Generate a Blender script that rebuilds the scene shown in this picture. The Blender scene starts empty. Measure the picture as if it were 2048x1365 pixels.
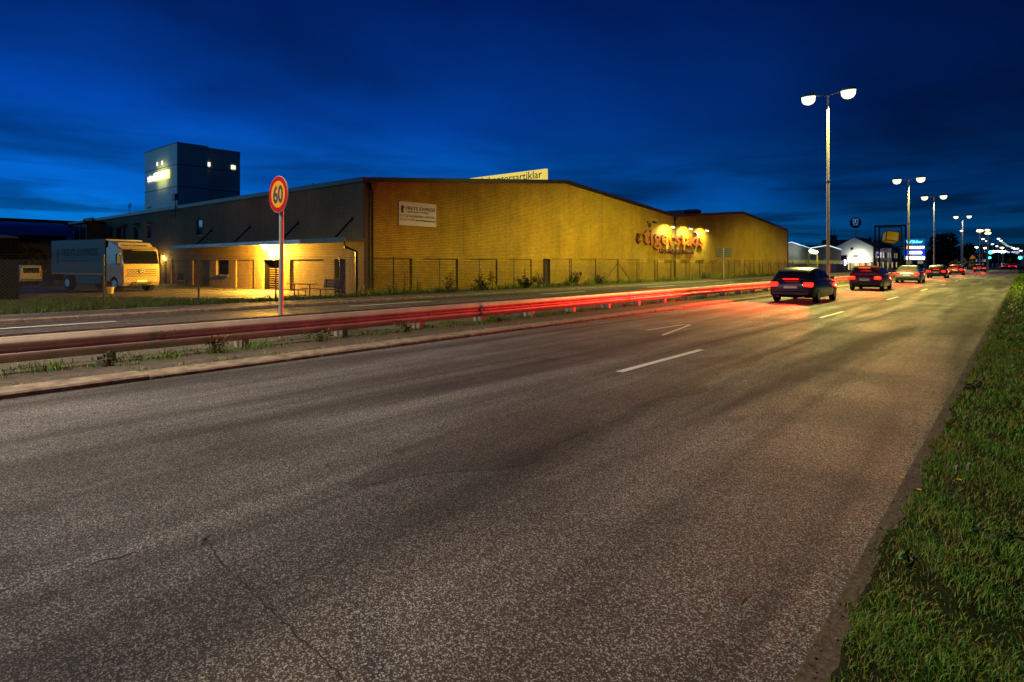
import bpy, math, random
import numpy as np
from mathutils import Matrix, Vector
R = math.radians
random.seed(7)
rng = np.random.default_rng(11)
SC = bpy.context.scene
COL = SC.collection

# ------------------------------------------------------------------ camera
CAM_H = 1.65
YAW = math.atan2(1021, 1200)            # the road runs along +Y, the camera looks left of it
cam = bpy.data.cameras.new('camera')
cam.sensor_width = 36
cam.lens = 36 * 1200 / 2048
cam.shift_y = -(682.5 - 527) / 2048
cam.clip_end = 4000
cam_o = bpy.data.objects.new('camera', cam)
COL.objects.link(cam_o)
cam_o.location = (0, 0, CAM_H)
cam_o.rotation_euler = (R(90), 0, YAW)
SC.camera = cam_o

# ------------------------------------------------------------------ sky (dusk, sun well under the horizon)
W = bpy.data.worlds.new('World')
SC.world = W
W.use_nodes = True
nt = W.node_tree
nt.nodes.clear()


def N(tree, typ, **kw):
    n = tree.nodes.new(typ)
    for k, v in kw.items():
        if k == 'inp':
            for i, q in v.items():
                n.inputs[i].default_value = q
        else:
            setattr(n, k, v)
    return n


def build_sky():
    L = nt.links.new
    out = N(nt, 'ShaderNodeOutputWorld')
    bg = N(nt, 'ShaderNodeBackground')
    bg.inputs['Strength'].default_value = 0.12
    sky = N(nt, 'ShaderNodeTexSky', sky_type='NISHITA')
    sky.sun_disc = False
    sky.sun_elevation = R(-3.5)
    sky.sun_rotation = R(-95)
    sky.ozone_density = 6
    sky.air_density = 1.0
    sky.dust_density = 0.3
    tc = N(nt, 'ShaderNodeTexCoord')
    sep = N(nt, 'ShaderNodeSeparateXYZ')
    L(tc.outputs['Generated'], sep.inputs[0])
    # cloud deck: project the view direction on to a flat layer high above
    zc = N(nt, 'ShaderNodeMath', operation='MAXIMUM', inp={1: 0.0})
    L(sep.outputs['Z'], zc.inputs[0])
    zz = N(nt, 'ShaderNodeMath', operation='ADD', inp={1: 0.11})
    L(zc.outputs[0], zz.inputs[0])
    dv = N(nt, 'ShaderNodeVectorMath', operation='DIVIDE')
    cz = N(nt, 'ShaderNodeCombineXYZ')
    for i in range(3):
        L(zz.outputs[0], cz.inputs[i])
    L(tc.outputs['Generated'], dv.inputs[0])
    L(cz.outputs[0], dv.inputs[1])
    mp = N(nt, 'ShaderNodeMapping')
    mp.inputs['Scale'].default_value = (1.0, 0.72, 0.0)
    mp.inputs['Rotation'].default_value = (0, 0, R(28))
    L(dv.outputs[0], mp.inputs[0])
    n1 = N(nt, 'ShaderNodeTexNoise', inp={'Scale': 0.8, 'Detail': 6.0, 'Roughness': 0.48, 'Distortion': 0.35})
    L(mp.outputs[0], n1.inputs['Vector'])
    r1 = N(nt, 'ShaderNodeMapRange', inp={1: 0.32, 2: 0.68, 3: 0.5, 4: 1.38})
    r1.clamp = True
    L(n1.outputs['Fac'], r1.inputs[0])
    # long thin dark bars of cloud low over the horizon
    mp2 = N(nt, 'ShaderNodeMapping')
    mp2.inputs['Scale'].default_value = (2.6, 2.6, 22.0)
    L(tc.outputs['Generated'], mp2.inputs[0])
    n2 = N(nt, 'ShaderNodeTexNoise', inp={'Scale': 1.5, 'Detail': 5.0, 'Roughness': 0.55, 'Distortion': 0.3})
    L(mp2.outputs[0], n2.inputs['Vector'])
    r2 = N(nt, 'ShaderNodeMapRange', inp={1: 0.47, 2: 0.6, 3: 0.0, 4: 1.0})
    L(n2.outputs['Fac'], r2.inputs[0])
    low = N(nt, 'ShaderNodeMapRange', inp={1: 0.06, 2: 0.22, 3: 0.6, 4: 0.0})
    L(sep.outputs['Z'], low.inputs[0])
    k = N(nt, 'ShaderNodeMath', operation='MULTIPLY')
    L(r2.outputs[0], k.inputs[0])
    L(low.outputs[0], k.inputs[1])
    inv = N(nt, 'ShaderNodeMath', operation='SUBTRACT', inp={0: 1.0})
    L(k.outputs[0], inv.inputs[1])
    cl = N(nt, 'ShaderNodeMath', operation='MULTIPLY')
    L(r1.outputs[0], cl.inputs[0])
    L(inv.outputs[0], cl.inputs[1])
    # blue hour colour by height, brighter towards the afterglow (west, -X), times the sky model's own luminance
    ramp = N(nt, 'ShaderNodeValToRGB')
    e = ramp.color_ramp.elements
    e[0].position = 0.0
    e[0].color = (0.0008, 0.19, 0.55, 1)
    e[1].position = 0.75
    e[1].color = (0.0002, 0.0035, 0.045, 1)
    for p, c in ((0.10, (0.0005, 0.088, 0.41, 1)), (0.22, (0.0004, 0.036, 0.245, 1)), (0.42, (0.0003, 0.011, 0.108, 1))):
        q = e.new(p)
        q.color = c
    L(zc.outputs[0], ramp.inputs[0])
    gl = N(nt, 'ShaderNodeVectorMath', operation='DOT_PRODUCT')
    gl.inputs[1].default_value = (-0.9, -0.43, 0)
    L(tc.outputs['Generated'], gl.inputs[0])
    glr = N(nt, 'ShaderNodeMapRange', inp={1: -0.5, 2: 0.85, 3: 0.2, 4: 1.5})
    L(gl.outputs['Value'], glr.inputs[0])
    m1 = N(nt, 'ShaderNodeMath', operation='MULTIPLY')
    L(glr.outputs[0], m1.inputs[0])
    L(cl.outputs[0], m1.inputs[1])
    sc = N(nt, 'ShaderNodeVectorMath', operation='SCALE')
    L(ramp.outputs[0], sc.inputs[0])
    L(m1.outputs[0], sc.inputs['Scale'])
    # added glow out of view on the left, to brighten the tower's side
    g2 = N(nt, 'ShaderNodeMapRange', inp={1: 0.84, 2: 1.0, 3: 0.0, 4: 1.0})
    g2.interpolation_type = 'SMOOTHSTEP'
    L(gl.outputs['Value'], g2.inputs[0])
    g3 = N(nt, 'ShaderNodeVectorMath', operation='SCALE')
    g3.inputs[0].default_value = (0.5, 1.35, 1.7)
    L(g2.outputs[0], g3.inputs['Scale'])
    tint = N(nt, 'ShaderNodeVectorMath', operation='MULTIPLY')
    tint.inputs[1].default_value = (0.02, 0.12, 0.35)
    L(sky.outputs[0], tint.inputs[0])
    add = N(nt, 'ShaderNodeVectorMath', operation='ADD')
    sc8 = N(nt, 'ShaderNodeVectorMath', operation='SCALE', inp={'Scale': 8.0})
    L(sc.outputs[0], sc8.inputs[0])
    L(sc8.outputs[0], add.inputs[0])
    L(tint.outputs[0], add.inputs[1])
    ad2 = N(nt, 'ShaderNodeVectorMath', operation='ADD')
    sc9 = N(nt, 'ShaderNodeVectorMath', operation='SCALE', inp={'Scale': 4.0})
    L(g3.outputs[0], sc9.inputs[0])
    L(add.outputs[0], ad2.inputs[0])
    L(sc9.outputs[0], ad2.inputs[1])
    L(ad2.outputs[0], bg.inputs['Color'])
    L(bg.outputs[0], out.inputs[0])


build_sky()
vs = SC.view_settings
vs.view_transform = 'Standard'
vs.look = 'None'
vs.exposure = 0
vs.gamma = 1
SC.cycles.use_denoising = True
SC.cycles.max_bounces = 5
SC.cycles.sample_clamp_indirect = 4
SC.cycles.caustics_reflective = False
SC.cycles.caustics_refractive = False

# light levels of the lamps in the place (watts) and their colours
STREET_W, STREET_C = 40000, (1.0, 0.86, 0.2)
NEAR_W, NEAR_C = 8600, (1.0, 0.79, 0.58)
FAR_W = 13000
FLOOD_W, FLOOD_C = 1050, (1.0, 0.88, 0.28)
PORCH_W, PORCH_C = 12000, (1.0, 0.50, 0.05)
TAIL_W, TAIL_C = 2700, (1.0, 0.022, 0.012)

# ------------------------------------------------------------------ materials
MATS = {}


def mat(name, col=(.5, .5, .5), rough=.6, metal=0., var=0.12, scale=6., bump=0., emit=None, estr=1., spec=.5, coat=0.):
    if name in MATS:
        return MATS[name]
    m = bpy.data.materials.new(name)
    m.use_nodes = True
    t = m.node_tree
    b = t.nodes['Principled BSDF']
    b.inputs['Roughness'].default_value = rough
    b.inputs['Metallic'].default_value = metal
    b.inputs['Specular IOR Level'].default_value = spec
    b.inputs['Coat Weight'].default_value = coat
    if emit:
        b.inputs['Base Color'].default_value = (*col, 1)
        b.inputs['Emission Color'].default_value = (*emit, 1)
        b.inputs['Emission Strength'].default_value = estr
        m.cycles.emission_sampling = 'NONE'
    else:
        tc = N(t, 'ShaderNodeTexCoord')
        n = N(t, 'ShaderNodeTexNoise', inp={'Scale': scale, 'Detail': 5., 'Roughness': .6})
        t.links.new(tc.outputs['Object'], n.inputs['Vector'])
        mx = N(t, 'ShaderNodeMix', data_type='RGBA')
        a = tuple(max(0, c * (1 - var)) for c in col)
        c2 = tuple(min(1, c * (1 + var)) for c in col)
        rr = N(t, 'ShaderNodeMapRange', inp={1: .3, 2: .7, 3: 0., 4: 1.})
        t.links.new(n.outputs['Fac'], rr.inputs[0])
        mx.inputs[6].default_value = (*a, 1)
        mx.inputs[7].default_value = (*c2, 1)
        t.links.new(rr.outputs[0], mx.inputs[0])
        t.links.new(mx.outputs[2], b.inputs['Base Color'])
        if bump:
            bp = N(t, 'ShaderNodeBump', inp={'Strength': bump, 'Distance': .02})
            t.links.new(n.outputs['Fac'], bp.inputs['Height'])
            t.links.new(bp.outputs[0], b.inputs['Normal'])
    MATS[name] = m
    return m


def brick(name, axis, c1, c2, mortar):
    m = bpy.data.materials.new(name)
    m.use_nodes = True
    t = m.node_tree
    L = t.links.new
    b = t.nodes['Principled BSDF']
    b.inputs['Roughness'].default_value = .85
    tc = N(t, 'ShaderNodeTexCoord')
    sp = N(t, 'ShaderNodeSeparateXYZ')
    L(tc.outputs['Object'], sp.inputs[0])
    cb = N(t, 'ShaderNodeCombineXYZ')
    L(sp.outputs['Y' if axis == 'x' else 'X'], cb.inputs[0])
    L(sp.outputs['Z'], cb.inputs[1])
    br = N(t, 'ShaderNodeTexBrick')
    br.inputs['Scale'].default_value = 1
    br.inputs['Brick Width'].default_value = .30
    br.inputs['Row Height'].default_value = .105
    br.inputs['Mortar Size'].default_value = .015
    br.inputs['Mortar Smooth'].default_value = .2
    br.inputs['Color1'].default_value = (*c1, 1)
    br.inputs['Color2'].default_value = (*c2, 1)
    br.inputs['Mortar'].default_value = (*mortar, 1)
    L(cb.outputs[0], br.inputs['Vector'])
    n = N(t, 'ShaderNodeTexNoise', inp={'Scale': .35, 'Detail': 6., 'Roughness': .65})
    L(tc.outputs['Object'], n.inputs['Vector'])
    rr = N(t, 'ShaderNodeMapRange', inp={1: .3, 2: .7, 3: .72, 4: 1.22})
    L(n.outputs['Fac'], rr.inputs[0])
    sc = N(t, 'ShaderNodeVectorMath', operation='SCALE')
    L(br.outputs['Color'], sc.inputs[0])
    L(rr.outputs[0], sc.inputs['Scale'])
    mpz = N(t, 'ShaderNodeMapping')
    mpz.inputs['Scale'].default_value = (1.6, 1.6, .13)
    L(tc.outputs['Object'], mpz.inputs[0])
    n2 = N(t, 'ShaderNodeTexNoise', inp={'Scale': 1., 'Detail': 7., 'Roughness': .6})
    L(mpz.outputs[0], n2.inputs['Vector'])
    r2 = N(t, 'ShaderNodeMapRange', inp={1: .34, 2: .6, 3: .88, 4: 1.04})
    L(n2.outputs['Fac'], r2.inputs[0])
    sc2 = N(t, 'ShaderNodeVectorMath', operation='SCALE')
    L(sc.outputs[0], sc2.inputs[0])
    L(r2.outputs[0], sc2.inputs['Scale'])
    L(sc2.outputs[0], b.inputs['Base Color'])
    bp = N(t, 'ShaderNodeBump', inp={'Strength': .6, 'Distance': .015})
    bp.invert = True
    L(br.outputs['Fac'], bp.inputs['Height'])
    L(bp.outputs[0], b.inputs['Normal'])
    MATS[name] = m
    return m


def asphalt(name, base, worn=True):
    m = bpy.data.materials.new(name)
    m.use_nodes = True
    t = m.node_tree
    L = t.links.new
    b = t.nodes['Principled BSDF']
    tc = N(t, 'ShaderNodeTexCoord')
    # pale and dark aggregate
    v = N(t, 'ShaderNodeTexVoronoi', inp={'Scale': 160.})
    L(tc.outputs['Object'], v.inputs['Vector'])
    sp = N(t, 'ShaderNodeSeparateColor')
    L(v.outputs['Color'], sp.inputs[0])
    st = N(t, 'ShaderNodeMapRange', inp={1: .58, 2: 1., 3: .34, 4: 4.9})
    st.interpolation_type = 'SMOOTHSTEP'
    L(sp.outputs[0], st.inputs[0])
    fine = N(t, 'ShaderNodeTexNoise', inp={'Scale': 38., 'Detail': 3., 'Roughness': .7})
    L(tc.outputs['Object'], fine.inputs['Vector'])
    fr = N(t, 'ShaderNodeMapRange', inp={1: .3, 2: .7, 3: .6, 4: 1.4})
    L(fine.outputs['Fac'], fr.inputs[0])
    # wheel tracks and patches stretched along the road
    mp = N(t, 'ShaderNodeMapping')
    mp.inputs['Scale'].default_value = (1.25, .085, 1)
    L(tc.outputs['Object'], mp.inputs[0])
    lane = N(t, 'ShaderNodeTexNoise', inp={'Scale': .9, 'Detail': 4., 'Roughness': .55, 'Distortion': .6})
    L(mp.outputs[0], lane.inputs['Vector'])
    lr = N(t, 'ShaderNodeMapRange', inp={1: .36, 2: .64, 3: .36, 4: 1.5})
    L(lane.outputs['Fac'], lr.inputs[0])
    pn = N(t, 'ShaderNodeTexNoise', inp={'Scale': .45, 'Detail': 6., 'Roughness': .6})
    L(tc.outputs['Object'], pn.inputs['Vector'])
    pr = N(t, 'ShaderNodeMapRange', inp={1: .35, 2: .65, 3: .72, 4: 1.25})
    L(pn.outputs['Fac'], pr.inputs[0])
    a = N(t, 'ShaderNodeMath', operation='MULTIPLY')
    L(st.outputs[0], a.inputs[0])
    L(fr.outputs[0], a.inputs[1])
    c = N(t, 'ShaderNodeMath', operation='MULTIPLY')
    L(lr.outputs[0], c.inputs[0])
    L(pr.outputs[0], c.inputs[1])
    d = N(t, 'ShaderNodeMath', operation='MULTIPLY')
    L(a.outputs[0], d.inputs[0])
    L(c.outputs[0], d.inputs[1])
    sc = N(t, 'ShaderNodeVectorMath', operation='SCALE')
    sc.inputs[0].default_value = base
    L(d.outputs[0], sc.inputs['Scale'])
    L(sc.outputs[0], b.inputs['Base Color'])
    ro = N(t, 'ShaderNodeMapRange', inp={1: .5, 2: 1.4, 3: .74, 4: .56})
    L(c.outputs[0], ro.inputs[0])
    L(ro.outputs[0], b.inputs['Roughness'])
    b.inputs['Specular IOR Level'].default_value = .42
    h = N(t, 'ShaderNodeMath', operation='ADD')
    L(v.outputs['Distance'], h.inputs[0])
    L(fine.outputs['Fac'], h.inputs[1])
    bp = N(t, 'ShaderNodeBump', inp={'Strength': .8, 'Distance': .01})
    L(h.outputs[0], bp.inputs['Height'])
    L(bp.outputs[0], b.inputs['Normal'])
    MATS[name] = m
    return m


def soil(name, c1, c2, scale=3.):
    m = bpy.data.materials.new(name)
    m.use_nodes = True
    t = m.node_tree
    L = t.links.new
    b = t.nodes['Principled BSDF']
    b.inputs['Roughness'].default_value = .95
    b.inputs['Specular IOR Level'].default_value = .15
    tc = N(t, 'ShaderNodeTexCoord')
    n = N(t, 'ShaderNodeTexNoise', inp={'Scale': scale, 'Detail': 9., 'Roughness': .7})
    L(tc.outputs['Object'], n.inputs['Vector'])
    r = N(t, 'ShaderNodeValToRGB')
    r.color_ramp.elements[0].position = .35
    r.color_ramp.elements[1].position = .65
    r.color_ramp.elements[0].color = (*c1, 1)
    r.color_ramp.elements[1].color = (*c2, 1)
    L(n.outputs['Fac'], r.inputs[0])
    L(r.outputs[0], b.inputs['Base Color'])
    bp = N(t, 'ShaderNodeBump', inp={'Strength': .8, 'Distance': .03})
    L(n.outputs['Fac'], bp.inputs['Height'])
    L(bp.outputs[0], b.inputs['Normal'])
    MATS[name] = m
    return m


# ------------------------------------------------------------------ mesh builder
class MB:
    def __init__(s):
        s.v, s.f, s.m = [], [], []

    def add(s, vs, fs, mi=0):
        o = len(s.v)
        s.v += [tuple(p) for p in vs]
        s.f += [tuple(o + i for i in f) for f in fs]
        s.m += [mi] * len(fs)

    def box(s, x0, x1, y0, y1, z0, z1, mi=0, M=None):
        p = [(x0, y0, z0), (x1, y0, z0), (x1, y1, z0), (x0, y1, z0), (x0, y0, z1), (x1, y0, z1), (x1, y1, z1), (x0, y1, z1)]
        if M:
            p = [M @ Vector(q) for q in p]
        s.add(p, [(0, 3, 2, 1), (4, 5, 6, 7), (0, 1, 5, 4), (1, 2, 6, 5), (2, 3, 7, 6), (3, 0, 4, 7)], mi)

    def bbox(s, x0, x1, y0, y1, z0, z1, b=.02, mi=0, M=None):
        """box with all edges chamfered"""
        xs, ys, zs = (x0, x1), (y0, y1), (z0, z1)
        b = min(b, .45 * (x1 - x0), .45 * (y1 - y0), .45 * (z1 - z0))
        vs, ix = [], {}
        for i in (0, 1):
            for j in (0, 1):
                for k in (0, 1):
                    sx, sy, sz = (1 - 2 * i), (1 - 2 * j), (1 - 2 * k)
                    for a in range(3):
                        q = [xs[i] + sx * b, ys[j] + sy * b, zs[k] + sz * b]
                        q[a] = (xs[i], ys[j], zs[k])[a]
                        ix[(i, j, k, a)] = len(vs)
                        vs.append(q)
        fs = []
        for a in range(3):
            o = [q for q in range(3) if q != a]
            for e in (0, 1):
                ring = []
                for (u, w) in ((0, 0), (1, 0), (1, 1), (0, 1)):
                    c = [0, 0, 0]
                    c[a] = e
                    c[o[0]] = u
                    c[o[1]] = w
                    ring.append(ix[(*c, a)])
                fs.append(ring if (e == 1) ^ (a == 1) else ring[::-1])
        for a in range(3):
            o = [q for q in range(3) if q != a]
            for u in (0, 1):
                for w in (0, 1):
                    c0, c1 = [0, 0, 0], [0, 0, 0]
                    c1[a] = 1
                    for c in (c0, c1):
                        c[o[0]] = u
                        c[o[1]] = w
                    fs.append([ix[(*c0, o[0])], ix[(*c1, o[0])], ix[(*c1, o[1])], ix[(*c0, o[1])]])
        for i in (0, 1):
            for j in (0, 1):
                for k in (0, 1):
                    fs.append([ix[(i, j, k, a)] for a in range(3)])
        if M:
            vs = [M @ Vector(q) for q in vs]
        s.add(vs, fs, mi)

    def tube(s, pts, r, n=8, mi=0, cap=True):
        pts = [Vector(p) for p in pts]
        rr = r if isinstance(r, (list, tuple)) else [r] * len(pts)
        rings = []
        for i, p in enumerate(pts):
            d = (pts[min(i + 1, len(pts) - 1)] - pts[max(i - 1, 0)]).normalized()
            a = Vector((0, 0, 1)) if abs(d.z) < .9 else Vector((1, 0, 0))
            u = d.cross(a).normalized()
            w = d.cross(u)
            rings.append([p + rr[i] * (math.cos(t) * u + math.sin(t) * w) for t in [2 * math.pi * k / n for k in range(n)]])
        s.loft(rings, mi, cap)

    def loft(s, rings, mi=0, cap=True):
        n = len(rings[0])
        vs = [p for r in rings for p in r]
        fs = []
        for i in range(len(rings) - 1):
            for k in range(n):
                a, b = i * n + k, i * n + (k + 1) % n
                fs.append((a, b, b + n, a + n))
        if cap:
            fs.append(tuple(range(n))[::-1])
            fs.append(tuple((len(rings) - 1) * n + k for k in range(n)))
        s.add(vs, fs, mi)

    def prism(s, poly, off, mi=0):
        off = Vector(off)
        n = len(poly)
        a = [Vector(p) for p in poly]
        s.add(a + [p + off for p in a], [tuple(range(n))[::-1], tuple(range(n, 2 * n))] + [(k, (k + 1) % n, n + (k + 1) % n, n + k) for k in range(n)], mi)

    def disc(s, c, rad, axis, th, n=28, mi=0, r_in=0):
        """disc or ring with thickness th, facing along axis"""
        ax = Vector(axis).normalized()
        up = Vector((0, 0, 1)) if abs(ax.z) < .9 else Vector((1, 0, 0))
        u = up.cross(ax).normalized()
        w = ax.cross(u)
        c = Vector(c)
        ring = lambda r, o: [c + ax * o + r * (math.cos(t) * u + math.sin(t) * w) for t in [2 * math.pi * k / n for k in range(n)]]
        if r_in:
            rs = [ring(r_in, 0), ring(rad, 0), ring(rad, th), ring(r_in, th), ring(r_in, 0)]
            s.loft(rs, mi, False)
        else:
            s.loft([ring(rad, 0), ring(rad, th)], mi, True)

    def mesh(s, name, mats):
        me = bpy.data.meshes.new(name)
        me.from_pydata(s.v, [], s.f)
        for m in (mats if isinstance(mats, (list, tuple)) else [mats]):
            me.materials.append(m)
        me.polygons.foreach_set('material_index', s.m)
        me.validate()
        me.update()
        return me

    def build(s, name, mats, parent=None, smooth=False, fix=True, **props):
        me = s.mesh(name, mats)
        if fix:
            import bmesh
            bm = bmesh.new()
            bm.from_mesh(me)
            bmesh.ops.recalc_face_normals(bm, faces=bm.faces)
            bm.to_mesh(me)
            bm.free()
        if smooth:
            me.polygons.foreach_set('use_smooth', [True] * len(me.polygons))
            me.set_sharp_from_angle(angle=R(35))
        return link(name, me, parent, **props)


def link(name, me, parent=None, **props):
    o = bpy.data.objects.new(name, me)
    COL.objects.link(o)
    if parent:
        o.parent = parent
    for k, v in props.items():
        if v is not None:
            o[k] = v
    return o


def thing(name, label, cat, loc=(0, 0, 0), rz=0., group=None):
    o = bpy.data.objects.new(name, None)
    COL.objects.link(o)
    o.location = loc
    o.rotation_euler = (0, 0, rz)
    o.empty_display_size = .2
    o['label'] = label
    o['category'] = cat
    if group:
        o['group'] = group
    return o


def dup(root, loc, rz=None, label=None):
    r = root.copy()
    COL.objects.link(r)
    r.location = loc
    if rz is not None:
        r.rotation_euler = (0, 0, rz)
    if label:
        r['label'] = label
    for ch in list(root.children):
        c = ch.copy()
        COL.objects.link(c)
        c.parent = r
        for g in ch.children:
            d = g.copy()
            COL.objects.link(d)
            d.parent = c
    return r


def light(name, kind, loc, watts, col, parent, size=.1, spot=None, blend=.4, direction=None):
    l = bpy.data.lights.new(name, kind)
    l.energy = watts
    l.color = col
    l.shadow_soft_size = size
    if spot:
        l.spot_size = R(spot)
        l.spot_blend = blend
    o = bpy.data.objects.new(name, l)
    COL.objects.link(o)
    o.parent = parent
    o.location = loc
    if direction:
        o.rotation_euler = Vector(direction).to_track_quat('-Z', 'Y').to_euler()
    return o


def place(right, normal):
    """matrix that lays a text's x along `right`, y up, z along `normal`"""
    r, n = Vector(right), Vector(normal)
    u = n.cross(r)
    return Matrix(((r.x, u.x, n.x), (r.y, u.y, n.y), (r.z, u.z, n.z))).to_4x4()


def text(name, body, m, parent, size, loc, right, normal, width=None, extrude=.004, bold=0., align='LEFT', sx=1., space=1., **props):
    c = bpy.data.curves.new(name, 'FONT')
    c.body = body
    c.size = size
    c.extrude = extrude
    c.offset = bold
    c.align_x = align
    c.space_character = space
    c.resolution_u = 3
    o = bpy.data.objects.new(name, c)
    COL.objects.link(o)
    bpy.context.view_layer.update()
    me = bpy.data.meshes.new_from_object(o.evaluated_get(bpy.context.evaluated_depsgraph_get()))
    COL.objects.unlink(o)
    bpy.data.objects.remove(o)
    co = np.zeros(len(me.vertices) * 3, np.float32)
    me.vertices.foreach_get('co', co)
    co = co.reshape(-1, 3)
    k = sx if width is None else width / (co[:, 0].max() - co[:, 0].min())
    co[:, 0] *= k
    if align == 'LEFT':
        co[:, 0] -= co[:, 0].min()
    elif align == 'RIGHT':
        co[:, 0] -= co[:, 0].max()
    me.vertices.foreach_set('co', co.ravel())
    me.transform(Matrix.Translation(loc) @ place(right, normal))
    me.materials.clear()
    me.materials.append(m)
    me.name = name
    return link(name, me, parent, **props)


def struct(name, mb, m, **kw):
    return mb.build(name, m, None, kind='structure', **kw)


# shared materials
M_POLE = mat('galvanised_steel', (.38, .36, .35), .42, .55, .1, 3)
M_DARK = mat('dark_metal', (.016, .018, .02), .5, .2)
M_BLACK = mat('black_paint', (.008, .008, .009), .4)
M_WHITE = mat('white_paint', (.78, .77, .74), .55)
M_GLASS = mat('dark_glass', (.006, .008, .012), .06, 0, 0, spec=.8)
M_LAMP = mat('lamp_glow', (1, 1, .9), .3, emit=(1, .93, .52), estr=2.0)
M_LAMPW = mat('lamp_glow_white', (1, 1, 1), .3, emit=(1, .95, .85), estr=14)
M_LAMPO = mat('lamp_glow_orange', (1, .8, .5), .3, emit=(1, .66, .2), estr=26)
BRX = brick('yellow_brick_street_lit', 'x', (.56, .36, .018), (.45, .28, .014), (.15, .09, .012))  # street side copy of the brick, yellow lamplight put into its colour
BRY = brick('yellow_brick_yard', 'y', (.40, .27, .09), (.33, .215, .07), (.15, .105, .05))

# ------------------------------------------------------------------ ground, roads, kerbs
ZY = -.22                                   # the yard lies a little below the road
mb = MB()
mb.add([(-1500, -600, ZY - .02), (1500, -600, ZY - .02), (1500, 2500, ZY - .02), (-1500, 2500, ZY - .02)], [(0, 1, 2, 3)])
struct('ground', mb, soil('earth', (.012, .013, .008), (.03, .03, .018), .6))
A1 = asphalt('road_asphalt', (.072, .073, .071))
mb = MB()
mb.box(-9.4, -.69, -12, 900, -.3, 0)
struct('road', mb, A1)
mb = MB()
mb.box(-21.4, -14.2, -30, 205, -.3, -.004)
struct('far_road', mb, asphalt('old_asphalt', (.062, .057, .055)))
M_PAVE = soil('paving_slabs', (.06, .055, .05), (.12, .105, .09), 9.)
mb = MB()
mb.box(-14.2, -9.92, -30, 900, -.3, .045)
struct('median', mb, M_PAVE)
M_KERB = mat('granite_kerb', (.19, .155, .115), .85, 0, .55, 5, .8)


def kerb(name, x0, x1, z, y0, y1, step=1.0):
    mb = MB()
    y = y0
    while y < y1:
        L = step * random.uniform(.96, 1.04)
        j = random.uniform(-.012, .012)
        mb.bbox(x0 + j, x1 + j, y + .006, y + L - .006, -.25, z + random.uniform(-.01, .008), .025)
        y += L
        if y > 60:
            step = 6.
    struct(name, mb, M_KERB)


kerb('kerb', -9.92, -9.4, .07, -12, 240, 2.2)
kerb('far_kerb', -21.7, -21.4, .08, -30, 200, 1.2)
mb = MB()
mb.box(-.69, -.4, -3, 160, -.2, .006)
struct('verge_kerb', mb, soil('gritty_kerb', (.085, .068, .048), (.20, .165, .12), 38.))
mb = MB()
mb.box(-24.2, -21.7, -30, 500, -.3, .05)
struct('footpath', mb, asphalt('path_asphalt', (.085, .075, .068)))
# grass bank sloping from the footpath to the yard, and the lawn round the fence
M_TURF = soil('turf', (.008, .014, .003), (.022, .034, .008), 5.)
mb = MB()
mb.add([(-24.2, -30, .04), (-24.2, 500, .04), (-25.6, 500, ZY), (-25.6, -30, ZY), (-29.4, 500, ZY + .002), (-29.4, 20.5, ZY + .002), (-29.4, -30, ZY + .002), (-40, -30, ZY + .002), (-40, 9.5, ZY + .002), (-35, 12.2, ZY + .002), (-29.4, 15.6, ZY + .002)],
       [(0, 1, 2, 3), (3, 2, 4, 5, 10, 6), (6, 10, 9, 8, 7)])
struct('grass_bank', mb, M_TURF)
mb = MB()
mb.add([(-29.4, 15.6, ZY), (-35, 12.2, ZY), (-40, 9.5, ZY), (-40, -30, ZY), (-108, -30, ZY), (-108, 40, ZY), (-84, 40, ZY), (-84, 21.3, ZY), (-29.4, 21.3, ZY)], [tuple(range(9))])
struct('yard', mb, asphalt('yard_asphalt', (.06, .056, .052)))
mb = MB()
ed = []
yy = -4.
while yy < 300:
    ed.append((-.60 + .016 * math.sin(yy * 2.7) + .014 * math.sin(yy * 7.1 + 1) + random.uniform(-.02, .02), yy))
    yy += .06 if yy < 12 else (.5 if yy < 60 else 8.)
for (xa, ya), (xb, yb) in zip(ed[:-1], ed[1:]):
    mb.add([(xa, ya, .0075), (xb, yb, .0075), (-.4, yb, .03), (-.4, ya, .03)], [(0, 3, 2, 1)])
mb.add([(-.4, -4, .03), (-.4, 300, .03), (1.5, 300, .09), (1.5, -4, .09), (60, 300, .15), (60, -4, .15)], [(0, 3, 2, 1), (3, 5, 4, 2)])
struct('verge', mb, M_TURF, fix=False)

# painted markings
M_LINE = bpy.data.materials.new('road_paint')
M_LINE.use_nodes = True


def line_mat():
    t = M_LINE.node_tree
    L = t.links.new
    b = t.nodes['Principled BSDF']
    b.inputs['Roughness'].default_value = .6
    tc = N(t, 'ShaderNodeTexCoord')
    n = N(t, 'ShaderNodeTexNoise', inp={'Scale': 45., 'Detail': 6., 'Roughness': .7})
    L(tc.outputs['Object'], n.inputs['Vector'])
    r = N(t, 'ShaderNodeValToRGB')
    r.color_ramp.elements[0].position = .36
    r.color_ramp.elements[1].position = .44
    r.color_ramp.elements[0].color = (.2, .18, .15, 1)
    r.color_ramp.elements[1].color = (.74, .70, .60, 1)
    L(n.outputs['Fac'], r.inputs[0])
    L(r.outputs[0], b.inputs['Base Color'])


line_mat()
mb = MB()
for k in range(1, 26):
    y0 = 8.0 + 11.85 * (k - 1)
    mb.box(-4.72, -4.6, y0, y0 + 3.05, -.01, .005)
y = 1.5
while y < 150:
    mb.box(-19.75, -19.6, y, y + 4.2, -.02, .001)
    y += 12
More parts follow.
